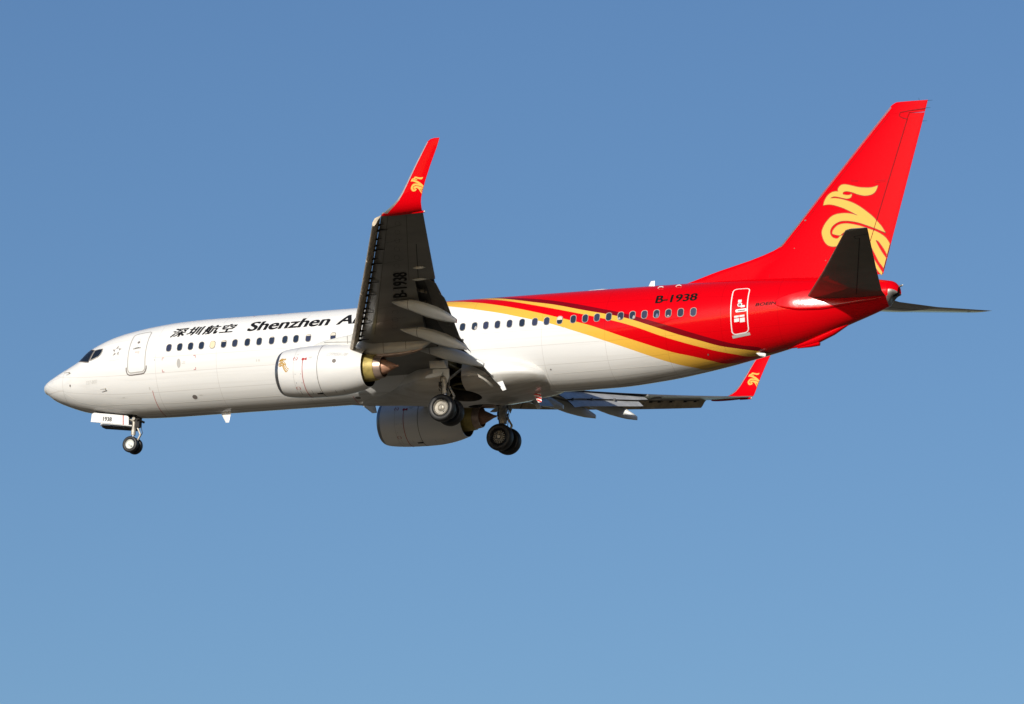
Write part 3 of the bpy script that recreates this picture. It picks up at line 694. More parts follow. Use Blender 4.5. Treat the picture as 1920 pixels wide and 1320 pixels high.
# ---- engines
EX, EY, EZ = 13.47, -4.83, -1.93
NP = [(0.0, .80), (.03, .86), (.10, .905), (.2, .94), (.35, .968), (.8, 1.015), (1.4, 1.045), (1.95, 1.05), (2.5, 1.035), (3.0, .98), (3.4, .90), (3.78, .785)]
nr = pchip([p[0] for p in NP], [p[1] for p in NP])
def nac(off=.008, y0=EY, z0=EZ):
    return lambda x, a: Vector((EX + x, y0 - (nr(x) + off) * cos(R(a)), z0 + (nr(x) + off) * sin(R(a))))
def engine(s):
    c = (EX, EY, EZ); N = 88
    xs_ = [.2 + 3.58 * i / 40 for i in range(41)]
    prof = [(x, nr(x)) for x in xs_] + [(3.775, .765), (3.4, .83), (2.9, .86), (2.2, .84), (1.6, .80), (.9, .78)]
    v, f = lathe(prof, c, 'x', N)
    fm = []
    for i in range(len(prof) - 1): fm += [1 if i >= 41 else 0] * N
    e = mesh_obj('engine', v, f, [M['white'], M['duct']], root, s, fm=fm, angle=50)
    e['label'] = 'white underwing turbofan engine nacelle with grey inlet lip and bare exhaust'
    v, f = lathe([(.9, .765), (.5, .76), (.22, .745), (.08, .765), (.02, .785), (0, .80), (.01, .83), (.03, .86), (.10, .905), (.2, .939), (.205, .93)], c, 'x', N)
    mesh_obj('inlet_lip', v, f, M['lip'], e, s, angle=60)
    v, f = lathe([(.95, .0005), (.95, .78), (1.0, .78)], c, 'x', 48); mesh_obj('fan_disc', v, f, M['duct'], e, s)
    v, f = lathe([(.45, .002), (.55, .10), (.75, .2), (.95, .26)], c, 'x', 32); mesh_obj('spinner', v, f, M['dark'], e, s)
    v, f = lathe([(3.1, .84), (3.1, .3)], c, 'x', 48); mesh_obj('duct_bulkhead', v, f, M['duct'], e, s)
    v, f = lathe([(3.1, .58), (3.6, .565), (4.0, .535), (4.16, .515), (4.17, .46)], c, 'x', 56); mesh_obj('core_cowl', v, f, M['core'], e, s)
    v, f = lathe([(4.1, .49), (4.18, .478), (4.45, .43), (4.455, .405), (4.2, .43), (4.0, .42)], c, 'x', 56); mesh_obj('exhaust_nozzle', v, f, M['nozzle'], e, s)
    v, f = lathe([(4.0, .43), (4.0, .2)], c, 'x', 40); mesh_obj('turbine_face', v, f, M['duct'], e, s)
    v, f = lathe([(4.05, .35), (4.4, .325), (4.6, .25), (4.85, .13), (4.98, .065), (5.04, .05), (5.1, .045), (5.1, .0005)], c, 'x', 40); mesh_obj('exhaust_cone', v, f, M['plug'], e, s)
    # pylon: side profile with rounded edges
    up = [(14.74, -.86), (15.1, -.73), (15.57, -.645), (16.1, -.575), (16.6, -.50), (17.3, -.44), (18.2, -.45), (19.4, -.62), (20.05, -.90)]
    lo = [(14.74, -.93), (15.1, -.95), (15.57, -1.0), (16.1, -1.05), (16.6, -1.12), (17.25, -1.40), (18.2, -1.43), (19.45, -1.33), (20.08, -.99)]
    fu, fl = pchip(*zip(*up)), pchip(*zip(*lo)); hw = pchip([14.74, 15.2, 16, 17.5, 19, 20.08], [.04, .12, .19, .22, .17, .03]); rg = []
    for i in range(49):
        x = 14.745 + (20.06 - 14.745) * i / 48; zu, zl, w_ = fu(x), fl(x), hw(x); zm = (zu + zl) / 2; h = (zu - zl) / 2
        rg.append([(x, EY + w_ * sgn_pow(cos(2*pi*k/24), .45), zm + h * sgn_pow(sin(2*pi*k/24), .6)) for k in range(24)])
    v, f = loft(rg); p = mesh_obj('pylon', v, f, M['pylon'], e, s, angle=45)
    each('pylon_seam', [[(x_, -.78 - .09 * max(0, x_ - 15.3) / 1.4) for x_ in [15.3 + 1.6 * i / 12 for i in range(13)]], [(16.35, -.60), (16.38, -.92)], [(17.9, -.62), (18.0, -1.40)], [(18.9, -.66), (18.95, -1.32)], [(17.5, -.80), (19.5, -.78)]], (lambda x, z: Vector((x, EY - hw(x) - .006, z))) if s < 0 else (lambda x, z: Vector((x, -EY - hw(x) - .006, z))), M['seamdk'], e, w=.02)
    v, f = loft([[(x, EY + .10 * k_ * cos(2*pi*j/14), z + .05 * k_ * sin(2*pi*j/14)) for j in range(14)] for x, z, k_ in ((16.7, -1.03, .2), (16.95, -1.05, 1.4), (17.3, -1.10, 2.0), (17.62, -1.20, 1.5), (17.75, -1.26, .3))])
    mesh_obj('pylon_fairing', v, f, M['flapgrey'], e, s)
    v, f = loft([[(x, EY + w_ * sgn_pow(cos(2*pi*k/16), .5), zc + h * sin(2*pi*k/16)) for k in range(16)] for x, zc, h, w_ in ((17.0, -1.45, .04, .05), (17.6, -1.47, .08, .12), (18.6, -1.45, .09, .13), (19.3, -1.38, .05, .09), (19.6, -1.30, .02, .03))])
    mesh_obj('heat_shield', v, f, M['nozzle'], e, s)
    # markings seen on the side that faces away from (port) or towards (starboard) the fuselage: always the port side of the nacelle
    k = -1 if s < 0 else 1
    def on(fn): return (lambda u, t: fn(u, t)) if s < 0 else (lambda u, t: (lambda q: Vector((q.x, q.y + 2 * 4.83, q.z)))(fn(u, t)))
    A = nac(); B = nac(.011)
    decal('red_band', strips([[(1.33, a) for a in range(14, -100, -3)]], .024), on(B), M['redmark'], e, 0)
    decal('red_pointer', polys([[(1.33 + .06 * cos(t * pi / 6), 17 + 3.3 * sin(t * pi / 6)) for t in range(12)], [(1.37, 16), (1.37, 18), (1.50, 20.5), (1.50, 13.5)]]), on(B), M['redmark'], e, 0)
    decal('cowl_seam', strips([[(1.98, a) for a in range(88, -100, -3)]], .022), on(A), M['seamdk'], e, 0)
    decal('cowl_seam', strips([[(.92, a) for a in range(80, -90, -3)]], .012), on(A), M['seam'], e, 0)
    each('cowl_panel', [[(1.0, -15), (1.25, -15), (1.25, -38), (1.0, -38), (1.0, -15)], [(1.05, -58), (1.55, -58), (1.55, -72), (1.05, -72), (1.05, -58)], [(1.9, -62), (1.9, -74)], [(2.9, -66), (2.9, -76)], [(2.55, -64), (2.55, -76)], [(1.05, 34), (1.6, 36)]], on(A), M['seamdk'] if s < 0 else M['seam'], e, w=.016, step=0)
    decal('latch', polys([[(1.72, -68), (1.98, -68), (1.98, -73), (1.72, -73)]]), on(B), M['black'], e, 0)
    decal('vent', polys([[(2.72 + .085 * cos(t * pi / 8), 8 + 4.7 * sin(t * pi / 8)) for t in range(16)]]), on(B), M['greytxt'] if s > 0 else M['seamdk'], e, 0)
    decal('warning_symbol', strips([[(.98 + .09 * cos(t * pi / 8), 20 + 5 * sin(t * pi / 8)) for t in range(17)], [(.93, 23), (1.03, 17)]], .022), on(B), M['redmark'], e, 0)
    decal('warning_symbol', strips([[(1.02 + .08 * cos(t * pi / 8), -50 + 4.5 * sin(t * pi / 8)) for t in range(17)]], .022), on(B), M['redmark'], e, 0)
    each('cowl_placard', [[(1.55, 22), (1.75, 22), (1.75, 20), (1.55, 20)], [(1.60, 19), (1.72, 19), (1.72, 17.5), (1.60, 17.5)], [(1.0, 32), (1.1, 32), (1.1, 29.5), (1.0, 29.5)]], on(B), M['palegrey'], e, step=0)
    if s < 0:
        decal('engine_type_lettering', text2d('CFM56-7B', .86, 9.0, .012, .0), lambda u, t: B(2.32 + u, 20.5 + t), M['palegrey'], e, .12)
        q = .128; C_ = lambda P: [(.24 + (x - 34.79) * q, (-1.73 + (z - 4.57) * q)) for x, z in P]
        def zx(x, z): a = math.degrees(math.asin(max(-1, min(1, (z + .10 - EZ) / nr(x))))); return B(x, a)
        ex = lambda x, z: (.24 + (x - 34.79) * q, -1.73 + (z - 4.57) * q)
        L = [C_(S1) + [C_(S1)[0]]]
        L += [[ex(*p) for p in l] for l in ([(36.3, 3.6), (37.0, 3.3), (37.6, 2.6), (38.1, 1.9), (38.6, 1.75)], [(36.3, 3.55), (36.9, 2.8), (37.4, 2.0), (38.0, 1.3), (38.3, 1.35)], [(36.2, 3.4), (36.7, 2.5), (37.2, 1.6), (37.7, .95), (38.0, 1.0)], [(35.8, 3.4), (36.2, 2.9), (36.8, 1.7), (37.4, .95), (37.7, .95)], [(35.3, 3.3), (35.3, 3.6), (35.7, 3.75), (36.3, 3.6)])]
        decal('engine_emblem', strips(L, .027), zx, M['goldline'], e, 0)
    # strake low on the cowl trailing edge
    return e
engine(-1); engine(1)

# ---- fin
lef_low = pchip([1.30, 1.60, 1.84, 2.25, 2.58, 2.80, 2.93, 3.05, 3.2], [27.2, 28.1, 28.99, 30.36, 31.66, 32.36, 32.70, 32.96, 33.09])
lef = lambda z: lef_low(z) if z < 3.2 else 33.09 + (min(z, 8.44) - 3.2) * .852 + (0 if z < 8.44 else (z - 8.44) * 1.8)
tef = lambda z: 39.11 + (z - 8.6) * .2565
lem = lambda z: 32.95 + (z - 3.05) * .846
def fin_half(x, z):
    te = tef(z); le = lem(z); c = te - le; t = (x - le) / c
    T = .055 * c
    b = T * max(0, 1.6 * t ** .5 - t - .6 * t * t) * 1.25 if 0 < t < 1 else 0
    d = x - lef(z)
    dors = .07 * min(1, max(0, d / .5)) ** .5 if z < 4 else 0
    if t > .3: dors *= max(0, 1 - (t - .3) / .5)
    return max(b, dors, .004)
def hinge(z): return 36.94 + (z - 3.46) * (38.23 - 36.94) / (7.73 - 3.46)
def fin_sect(z, x0, x1, n=34):
    P = []
    X = [x0 + (x1 - x0) * (1 - cos(pi * i / (n - 1) * .5)) for i in range(n)]
    for x in reversed(X): P.append((x, -fin_half(x, z), z))
    for x in X[1:]: P.append((x, fin_half(x, z), z))
    return P
zs = [1.30, 1.45, 1.6, 1.72, 1.84, 1.95, 2.05, 2.15, 2.25, 2.4, 2.58, 2.75, 2.91, 3.05] + [3.05 + (8.4 - 3.05) * i / 30 for i in range(1, 31)] + [8.47, 8.55, 8.60]
def fin_x1(z): return hinge(z) - .012 if 1.8 < z < 8.15 else tef(z)
body = [(z, hinge(z) - .012) for z in zs if z < 8.12] + [(8.128, hinge(8.128) - .012)]
v, f = loft([fin_sect(z, lef(z), x1) for z, x1 in body] )
mb = MB(); mb.add((v, f))
tipz = [8.13, 8.25, 8.36, 8.45, 8.52, 8.57, 8.60]
tl = lambda z: lef(min(z, 8.4)) + (0 if z < 8.4 else ((z - 8.4) / .2) ** 2 * .28)
mb.add(loft([fin_sect(z, tl(z), tef(z) if i else tef(z)) for i, z in enumerate(tipz)]))
fin = mb.build('tail_fin', M['red'], root, angle=40); fin['label'] = 'tall red tail fin with a large gold bird emblem'
v, f = loft([fin_sect(z, hinge(z) + .012, tef(z), 14) for z in [1.62 + (8.105 - 1.62) * i / 30 for i in range(31)]])
rud = mesh_obj('rudder', v, f, M['red'], fin, angle=40)
def yaw_rudder(o, deg):
    h0 = Vector((hinge(1.62), 0, 1.62)); ax = (Vector((hinge(8.1), 0, 8.1)) - h0).normalized(); q = Matrix.Rotation(R(deg), 3, ax)
    for v_ in o.data.vertices: v_.co = q @ (v_.co - h0) + h0
yaw_rudder(rud, 1.2)
fmap = lambda off: (lambda x, z: Vector((x, -(fin_half(x, z) + off + max(0, x - hinge(z)) * .024), z)))
clip = lambda P: [(min(x, tef(z) - .02), z) for x, z in P]
decal('fin_emblem', fill2d([clip(S1), clip(S2)]), fmap(.010), M['gold'], fin, .12)
decal('emblem_outline', strips([dense(clip(S1), .06), dense(clip(S2), .06)], .022), fmap(.013), M['logoedge'], fin, 0)
decal('leading_edge_strip', strips([[(lef(z) + .015, z) for z in [2.98 + (8.42 - 2.98) * i / 40 for i in range(41)]]], .085), fmap(.006), M['alu'], fin, 0)
SL = [[(hinge(z), z) for z in [1.7 + (7.9 - 1.7) * i / 40 for i in range(41)]], [(38.26, 7.86), (38.02, 7.95), (37.93, 8.03), (37.98, 8.16), (38.3, 8.20), (39.02, 8.25)]]
each('rudder_hinge_line', SL, fmap(.016), M['redline'], fin, w=.026)
each('fin_panel_line', [[(lef(z) + .26, z) for z in [2.9 + 5.2 * i / 20 for i in range(21)]], [(32.55, 1.75), (32.6, 2.55)], [(36.25, 5.49), (35.95, 5.52), (35.97, 5.46), (36.25, 5.45)], [(37.4, 5.36), (37.0, 5.36), (36.95, 5.39), (37.0, 5.42), (37.42, 5.43)]], fmap(.006), M['redfaint'], fin, w=.014, step=0)
each('fin_vent', [[(34.02 + .05 * cos(i), 4.03 + .03 * sin(i)) for i in range(6)], [(34.95 + .02 * cos(i), 2.3 + .02 * sin(i)) for i in range(6)], [(33.6 + .02 * cos(i), 2.9 + .02 * sin(i)) for i in range(6)]], fmap(.008), M['seamdk'], fin, step=0)
mb = MB()
for z in (8.58, 8.28, 7.75): MB().add(tube((tef(z) - .02, 0, z), (tef(z) + .20, 0, z - .012), .008, .004, 6)).build('static_wick', M['black'], fin)
MB().add(tube((38.75, 0, 8.58), (38.72, .0, 8.72), .006, .004, 6)).build('static_wick', M['black'], fin)

# ---- tailplane
def stab(s):
    S = [(.25, 34.05, 37.55, .63), (1.0, 34.52, 37.65, .68), (3.5, 36.14, 38.34, 1.0), (7.05, 38.40, 39.32, 1.60), (7.17, 38.62, 39.34, 1.62)]
    y_, l_, t_, z_ = zip(*S); fl, ft_, fz = lerp(y_, l_), lerp(y_, t_), lerp(y_, z_)
    def ring(y, n=20):
        le, te, z = fl(y), ft_(y), fz(y); c = te - le; T = c * (.115 if y < 7.1 else .05); P = []
        for i in range(n): t = (1 - i / (n - 1)) ** 1.7; P.append((le + c * t, -y, z + T * .5 * (1.6 * t ** .5 - t - .6 * t * t) * 1.3 + .004))
        for i in range(1, n): t = (i / (n - 1)) ** 1.7; P.append((le + c * t, -y, z - T * .5 * (1.6 * t ** .5 - t - .6 * t * t) * 1.3 - .004))
        return P
    ys = [.25 + (7.05 - .25) * i / 36 for i in range(37)] + [7.09, 7.13, 7.17]
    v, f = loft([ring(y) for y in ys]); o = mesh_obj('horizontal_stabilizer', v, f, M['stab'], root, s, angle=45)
    o['label'] = 'dark grey swept tailplane half beside the tail fin'
    zl = lambda x, y: (lambda t: fz(y) - (ft_(y) - fl(y)) * .115 * .5 * max(0, 1.6 * t ** .5 - t - .6 * t * t) * 1.3 - .010)(min(1, max(0, (x - fl(y)) / (ft_(y) - fl(y)))))
    hx = lambda y: fl(y) + (ft_(y) - fl(y)) * .66
    ln = [[(hx(y), y) for y in [1.05 + 5.3 * i / 20 for i in range(21)]], [(hx(6.35), 6.35), (hx(6.35) - .16, 6.35), (hx(6.35) - .16, 6.55), (ft_(6.62), 6.62)]]
    decal('elevator_hinge_line', strips(ln, .035), (lambda x, y: Vector((x, -y * -s * 1.0, zl(x, y)))) if s < 0 else (lambda x, y: Vector((x, y, zl(x, y)))), M['duct'], o, 0)
    for v_ in o.children[0].data.vertices: v_.co.y = -abs(v_.co.y) if s < 0 else abs(v_.co.y)
    mb = MB()
    mb.add(box(34.9, 35.12, -1.35, -1.12, .50, .515)) 
    return o
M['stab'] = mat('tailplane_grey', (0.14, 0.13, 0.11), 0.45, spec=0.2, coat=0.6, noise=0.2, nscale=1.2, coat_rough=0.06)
stab(-1); stab(1)
def stab_fairing(s):
    """the flattened blister the tailplane root slides along"""
    rg = []
    zl = pchip([33.0, 33.6, 34.3, 35.0, 35.7, 36.4, 37.1, 37.4], [.42, .22, .12, .13, .22, .34, .44, .5]); zh = pchip([33.0, 33.7, 34.5, 35.5, 36.6, 37.4], [.50, .78, .98, 1.05, 1.0, .86])
    d = pchip([33.0, 33.4, 33.9, 34.6, 35.3, 36.4, 37.4], [-.045, .02, .052, .045, .022, .02, .0])
    for i in range(73):
        x = 33.0 + 4.4 * i / 72; a, b_ = zl(x), zh(x); zm = .45; g0 = fw(x) + d(x); P = []
        for j in range(25):
            u = j / 24; z = a + (b_ - a) * u
            g = g0 - .06 * (z - zm) - .16 * (z - zm) ** 2
            e = min(u, 1 - u) * (b_ - a)              # rounded lip, then in towards the skin
            g -= .05 * max(0, 1 - e / .05) ** 2
            P.append((x, -g, z))
        q0, q1 = P[0], P[-1]
        rg.append([(x, q0[1] + .30, q0[2] - .02), (x, q0[1] + .04, q0[2] - .012)] + P + [(x, q1[1] + .04, q1[2] + .012), (x, q1[1] + .30, q1[2] + .02)])
    v, f = loft(rg); mesh_obj('stabilizer_fairing', v, f, M['redgloss'], root, s, angle=50)
stab_fairing(-1); stab_fairing(1)

# ---- tail cone with the auxiliary power unit outlet
rg = []
for i in range(13):
    x = XEND - .01 + (38.03 - XEND) * i / 12; t = i / 12; zt, zb, w_ = ft(x), fb(x), fw(x)
    zt -= .20 * t ** 3; w_ *= 1 - .25 * t ** 3; zm = zb + (zt - zb) * .5; zb += .16 * t ** 3
    rg.append([(x - .30 * t * max(0, -sin(2*pi*j/36)) , -w_ * cos(2*pi*j/36), zm + ((zt - zm) if sin(2*pi*j/36) > 0 else (zm - zb)) * sin(2*pi*j/36)) for j in range(36)])
c = [sum(p[k] for p in rg[-1]) / 36 for k in range(3)]
rg.append([(c[0] - .03 + (p[0] - c[0]) * .7, p[1] * .7, c[2] + (p[2] - c[2]) * .7) for p in rg[-1]])
rg.append([(c[0] - .25 + (p[0] - c[0]) * .6, p[1] * .6, c[2] + (p[2] - c[2]) * .6) for p in rg[-2]])
v, f = loft(rg, False, True); fm = []
for i in range(len(rg) - 1):
    for j in range(36):
        up = sin(2 * pi * (j + .5) / 36)
        fm.append(2 if i >= 13 else (0 if up > .15 - .5 * (i < 2) else 1))
fm.append(2)
mesh_obj('tail_cone', v, f, [M['red'], M['apu'], M['duct']], root, fm=fm, angle=50)
mb = MB(); mb.add(tube((37.9, 0, 1.02), (38.14, 0, 1.10), .05, .035, 10)); mb.add(tube((38.14, 0, 1.10), (38.18, 0, 1.11), .03, .01, 10), 1)
mb.build('tail_light', [M['apu'], M['lamp']], root)
# tail skid blister
v, f = loft([[(x, w_ * sgn_pow(cos(2*pi*j/20), .8), zc + h * sin(2*pi*j/20)) for j in range(20)] for x, zc, h, w_ in ((33.3, fb(33.3) + .02, .03, .03), (33.9, fb(33.9) - .02, .10, .12), (34.6, fb(34.6) - .05, .17, .17), (35.3, fb(35.3) - .02, .15, .15), (35.9, fb(35.9) + .02, .05, .06))])
sk = mesh_obj('tail_skid', v, f, M['red'], root)
v, f = loft([[(x, w_ * cos(2*pi*j/12), zc + h * sin(2*pi*j/12)) for j in range(12)] for x, zc, h, w_ in ((33.75, fb(33.75) - .10, .03, .05), (34.3, fb(34.3) - .21, .06, .09), (34.68, fb(34.68) - .27, .085, .10), (34.70, fb(34.70) - .27, .05, .07))])
mesh_obj('skid_shoe', v, f, M['red'], sk)

# ---- doors
def door(xa, xb, a0, a1, m, wline, name_label):
    h = R(a1 - a0) * 1.75; cy = h / 2; cx = (xa + xb) / 2
    fn = fxa(a0, .008, 1.75)
    d = decal('cabin_door', strips([dense(rrect(cx, cy, xb - xa, h, .16), .07)], wline), fn, m, root, 0)
    d['label'] = name_label
    return d, fn, h
d, fn, h = door(4.80, 5.62, -14, 46.5, M['greytxt'], .045, 'white front cabin door with grey outline and dark sill')
decal('door_sill', strips([[(4.735, .22), (4.735, .10), (4.78, -.02), (4.86, -.07), (5.0, -.08), (5.45, -.075), (5.56, -.06), (5.64, .02), (5.68, .11), (5.685, .2)]], .045), fxa(-14, .009, 1.75), M['seamdk'], d, .2)
decal('door_handle', polys([rrect(5.17, .975, .38, .075, .03)]), fxa(-14, .012, 1.75), M['greytxt'], d, 0)
decal('door_handle', polys([rrect(5.18, .985, .22, .03, .012)]), fxa(-14, .016, 1.75), M['black'], d, 0)
decal('door_window', polys([rrect(5.19, 1.26, .12, .12, .058)]), fxa(-14, .012, 1.75), M['seamdk'], d, 0)
each('door_placard', [rrect(5.18, .80, .16, .07, .01), rrect(5.28, .78, .08, .12, .01), rrect(5.16, 1.09, .05, .05, .01), rrect(5.20, 1.40, .07, .03, .01)], fxa(-14, .012, 1.75), mat('faded_placard', (0.72, 0.58, 0.54), 0.5), d, step=0)
d, fn, h = door(31.47, 32.14, -33, 36, M['white'], .042, 'red rear cabin door outlined in white')
decal('door_sill', polys([[(31.44, -.02), (32.16, -.02), (32.18, -.15), (31.46, -.15)]]), fxa(-33, .010, 1.75), M['greytxt'], d, .1)
Z = lambda q: (q[0], q[1])
each('door_placard', [rrect(31.82, 1.40, .14, .13, .01), rrect(31.95, 1.13, .16, .09, .01), rrect(31.70, .72, .19, .08, .01), rrect(31.92, .72, .21, .08, .01), rrect(31.70, .575, .20, .14, .01), rrect(31.93, .55, .20, .18, .01)], fxa(-33, .011, 1.75), M['white'], d, step=0)
decal('door_window', polys([rrect(31.83, 1.22, .19, .19, .09)]), fxa(-33, .013, 1.75), M['white'], d, 0)
decal('door_window', polys([rrect(31.83, 1.22, .13, .13, .06)]), fxa(-33, .016, 1.75), M['seamdk'], d, 0)
decal('door_handle', polys([rrect(31.89, .95, .46, .12, .05)]), fxa(-33, .013, 1.75), M['white'], d, 0)
decal('door_handle', polys([rrect(31.90, .945, .32, .045, .02)]), fxa(-33, .017, 1.75), M['seamdk'], d, 0)

# ---- cabin windows
WXS = [6.69, 7.19, 7.69, 8.19, 8.70, 9.21, 9.72, 10.29, 10.83, 11.40, 12.0, 12.5, 13.06, 14.18, 15.2, 15.75, 16.26, 16.77, 17.28, 17.79, 18.3, 18.8, 19.35,
       19.96, 20.49, 20.99, 21.5, 22.03, 22.58, 23.14, 23.66, 24.23, 24.82, 25.34, 25.85, 26.36, 26.87, 27.37, 27.88, 28.39, 28.89, 29.4, 29.93]
BL = {8.70: 1.0, 9.21: .22, 13.06: .22, 14.18: .42, 24.23: .48, 11.4: .08, 15.2: .3}
LOW = {20.49: (.06, .45), 27.37: (.07, .42), 26.87: (-.05, .3), 28.89: (0, .22), 28.39: (.03, .5)}
M['fig'] = mat('pale_cabin_shape', (0.36, 0.33, 0.32), 0.6); M['figb'] = mat('blue_cabin_shape', (0.10, 0.13, 0.26), 0.6)
FR = [[rrect(0, 0, .270, .368, .115), .003], [rrect(0, 0, .252, .350, .108), .017], [rrect(0, 0, .222, .318, .098), .006]]
for x0 in WXS:
    z0 = .288 - .0032 * (x0 - 6.7); a0 = ang_of(x0, z0); fn = lambda u, t, off: fsurf(x0 + u, a0 + math.degrees(t / fw(x0)), off)
    pn = decal('passenger_window', polys([rrect(0, 0, .226, .322, .10)]), lambda u, t: fn(u, t, .007), M['glass'], root, 0)
    v, f = loft([[fn(u, t, o_) for u, t in L] for L, o_ in FR], False, False)
    mesh_obj('window_frame', v, f, M['winframe'], pn, angle=80, recalc=False)
    if x0 in BL:
        k = BL[x0]; lp = [(u, max(t, .161 - .322 * k)) for u, t in rrect(0, 0, .214, .31, .095)]
        decal('window_blind', polys([lp]), lambda u, t: fn(u, t, .010), M['blind'] if k == 1 else M['blindw'], pn, 0)
    if x0 in LOW:
        dx, k = LOW[x0]; P = [(dx + .055 * cos(i * pi / 8), -.14 + .30 * k * max(0, sin(i * pi / 8))) for i in range(9)]
        decal('seat_headrest', polys([P]), lambda u, t: fn(u, t, .010), M['fig'] if x0 != 28.39 else M['figb'], pn, 0)

# ---- cockpit windows (x, z on the skin), seen port set and its mirror
for s in (-1, 1):
    for P in ([(2.10, .17), (2.30, .33), (2.48, .56), (2.62, .645), (2.93, .545), (2.885, .33), (2.80, .0), (2.62, .03)], [(2.87, .06), (2.915, .25), (2.985, .535), (3.2, .555), (3.41, .545), (3.42, .40), (3.385, .29), (3.29, .19), (3.08, .12)]):
        g = decal('cockpit_window', polys([[(x, z) for x, z in dense(P, .08)[:-1]]]), fxz(.014), M['cglass'], root, .06)
        r_ = decal('window_frame', strips([dense(P, .05)], .032), fxz(.022), M['winframe'] if P[0][0] > 2.5 else M['seamdk'], g, 0)
        if s > 0:
            for o in (g, r_):
                for v_ in o.data.vertices: v_.co.y *= -1
    def top(x, y):
        zt, zb, w_ = ft(x), fb(x), fw(x); zw = zb + (zt - zb) * .53
        return Vector((x, y * s, zw + (zt - zw) * math.sqrt(max(0, 1 - (y / w_) ** 2)) + .006))
    g = decal('cockpit_window', polys([dense([(1.99, -.05), (2.62, -.05), (2.60, -.62), (2.14, -.98)], .1)[:-1]]), (lambda x, y: top(x, y * -s)) if s > 0 else (lambda x, y: top(x, -y)), M['cglass'], root, 0)
    for v_ in g.data.vertices: v_.co.y = abs(v_.co.y) * s

# ---- lettering and markings on the fuselage
decal('airline_lettering', text2d('深圳航空', 2.86, .55, .29, .030, 1.20), lambda u, t: fsurf(6.60 + u, 27.0 + math.degrees(t / 1.87), .007), M['black'], fus, .25, (0, -1, .6))
decal('airline_lettering', text2d('Shenzhen', 3.64, .56, .23, .042), lambda u, t: fsurf(10.16 + u, 27.2 + math.degrees(t / 1.87), .007), M['black'], fus, .25, (0, -1, .6))
decal('airline_lettering', text2d('Airlines', 3.0, .56, .23, .042), lambda u, t: fsurf(14.22 + u, 26.9 + math.degrees(t / 1.87), .007), M['black'], fus, .25, (0, -1, .6))
decal('registration_lettering', text2d('B-1938', 1.72, .40, .0, .035), lambda u, t: fsurf(28.28 + u, 22.9 - 1.5 * u / 1.7 + math.degrees(t / 1.75), .007), M['regblk'], fus, .2, (0, -1, .6))
decal('maker_lettering', text2d('BOEING 737-800', 2.1, .125, .35, .02), lambda u, t: fsurf(32.46 + u, 1.6 - .5 * u + math.degrees(t / 1.45), .007), M['regblk'], fus, .2, (0, -1, 0))
decal('type_lettering', text2d('737-800', .56, .15, .2, .0), lambda u, t: fsurf(2.68 + u, -22 + math.degrees(t / 1.6), .006), M['palegrey'], fus, .15)
# five-dart star emblem with its caption
ST = []; SD = []
for k in range(5):
    a = pi / 2 + 2 * pi * k / 5 - .12
    rot = lambda x, y: (x * cos(a) - y * sin(a), x * sin(a) + y * cos(a))
    SD.append([rot(.31, 0), rot(.12, .095), rot(.135, .0)]); ST.append([rot(.31, 0), rot(.135, .0), rot(.12, -.095)])
smap = lambda u, t: fsurf(4.19 + u * .78, 20.0 + math.degrees(t / 1.85), .007)
decal('star_emblem', polys(SD), smap, M['seamdk'], fus, 0); decal('star_emblem', polys(ST), smap, M['palegrey'], fus, 0)
decal('alliance_lettering', text2d('STAR ALLIANCE', .52, .055, 0, 0, 1.05), lambda u, t: fsurf(3.86 + u, 5.0 + math.degrees(t / 1.85), .006), M['palegrey'], fus, 0)
cm = []
for x, a, sx, sy in ((6.42, -1.0, 1, -1), (6.42, -17, 1, 1), (7.95, -1.4, -1, -1), (7.95, -17.4, -1, 1)):
    t = R(a) * 1.88; cm.append([(x + .09 * sx, t), (x, t), (x, t + .09 * sy)])
each('cargo_door_mark', cm, lambda u, t: fsurf(u, math.degrees(t / 1.88), .006), M['redmark'], fus, w=.022)
each('roof_mark', [[(10.05, 1.15), (9.97, 1.17), (10.0, 1.2)], [(11.1, 1.17), (11.18, 1.18), (11.2, 1.23)]], lambda u, t: fsurf(u, math.degrees(t), .006), M['redmark'], fus, w=.022, step=0)
decal('pressure_port', polys([[(7.18 + .085 * cos(i * pi / 10), .17 * sin(i * pi / 10)) for i in range(20)]]), lambda u, t: fsurf(u, -8.7 + math.degrees(t / 1.88), .008), M['greytxt'], fus, 0)
each('drain_plate', [[(7.65 + .11 * cos(i * pi / 10), .11 * sin(i * pi / 10)) for i in range(20)], [(14.80 + .12 * cos(i * pi / 10), -.72 + .1 * sin(i * pi / 10)) for i in range(20)]], lambda u, t: fsurf(u, -51 + math.degrees(t / 2.0), .008), M['seamdk'], fus, step=0)
decal('red_band', strips([[(5.83 - .0005 * i, -38 - i * 1.3) for i in range(40)]], .022), lambda u, t: fsurf(u, t, .006), M['redmark'], fus, 0)
decal('red_band', strips([[(14.66, -66 - i * 1.3) for i in range(19)]], .022), lambda u, t: fsurf(u, t, .05), M['redmark'], fus, 0)
each('sensor_port', [[(1.85 + .04 * cos(i), -.87 + .055 * sin(i)) for i in range(6)], [(23.66 + .035 * cos(i), -1.64 + .03 * sin(i)) for i in range(6)], [(30.32 + .03 * cos(i), -1.4 + .03 * sin(i)) for i in range(6)], [(6.07 + .02 * cos(i), -.2 + .02 * sin(i)) for i in range(6)]], fxz(.008), M['seamdk'], fus, step=0)
each('skin_placard', [rrect(7.42, -.36, .12, .03, .005), rrect(7.40, -.42, .16, .03, .005), rrect(7.95, -1.66, .14, .03, .005), rrect(5.72, -1.30, .05, .1, .005), rrect(10.74, -.52, .05, .09, .005), rrect(10.85, -.52, .07, .09, .005), rrect(4.4, -1.55, .12, .03, .01)], fxz(.006), M['palegrey'], fus, step=0)
sm = [[(1.42, a) for a in range(60, -60, -4)]] 
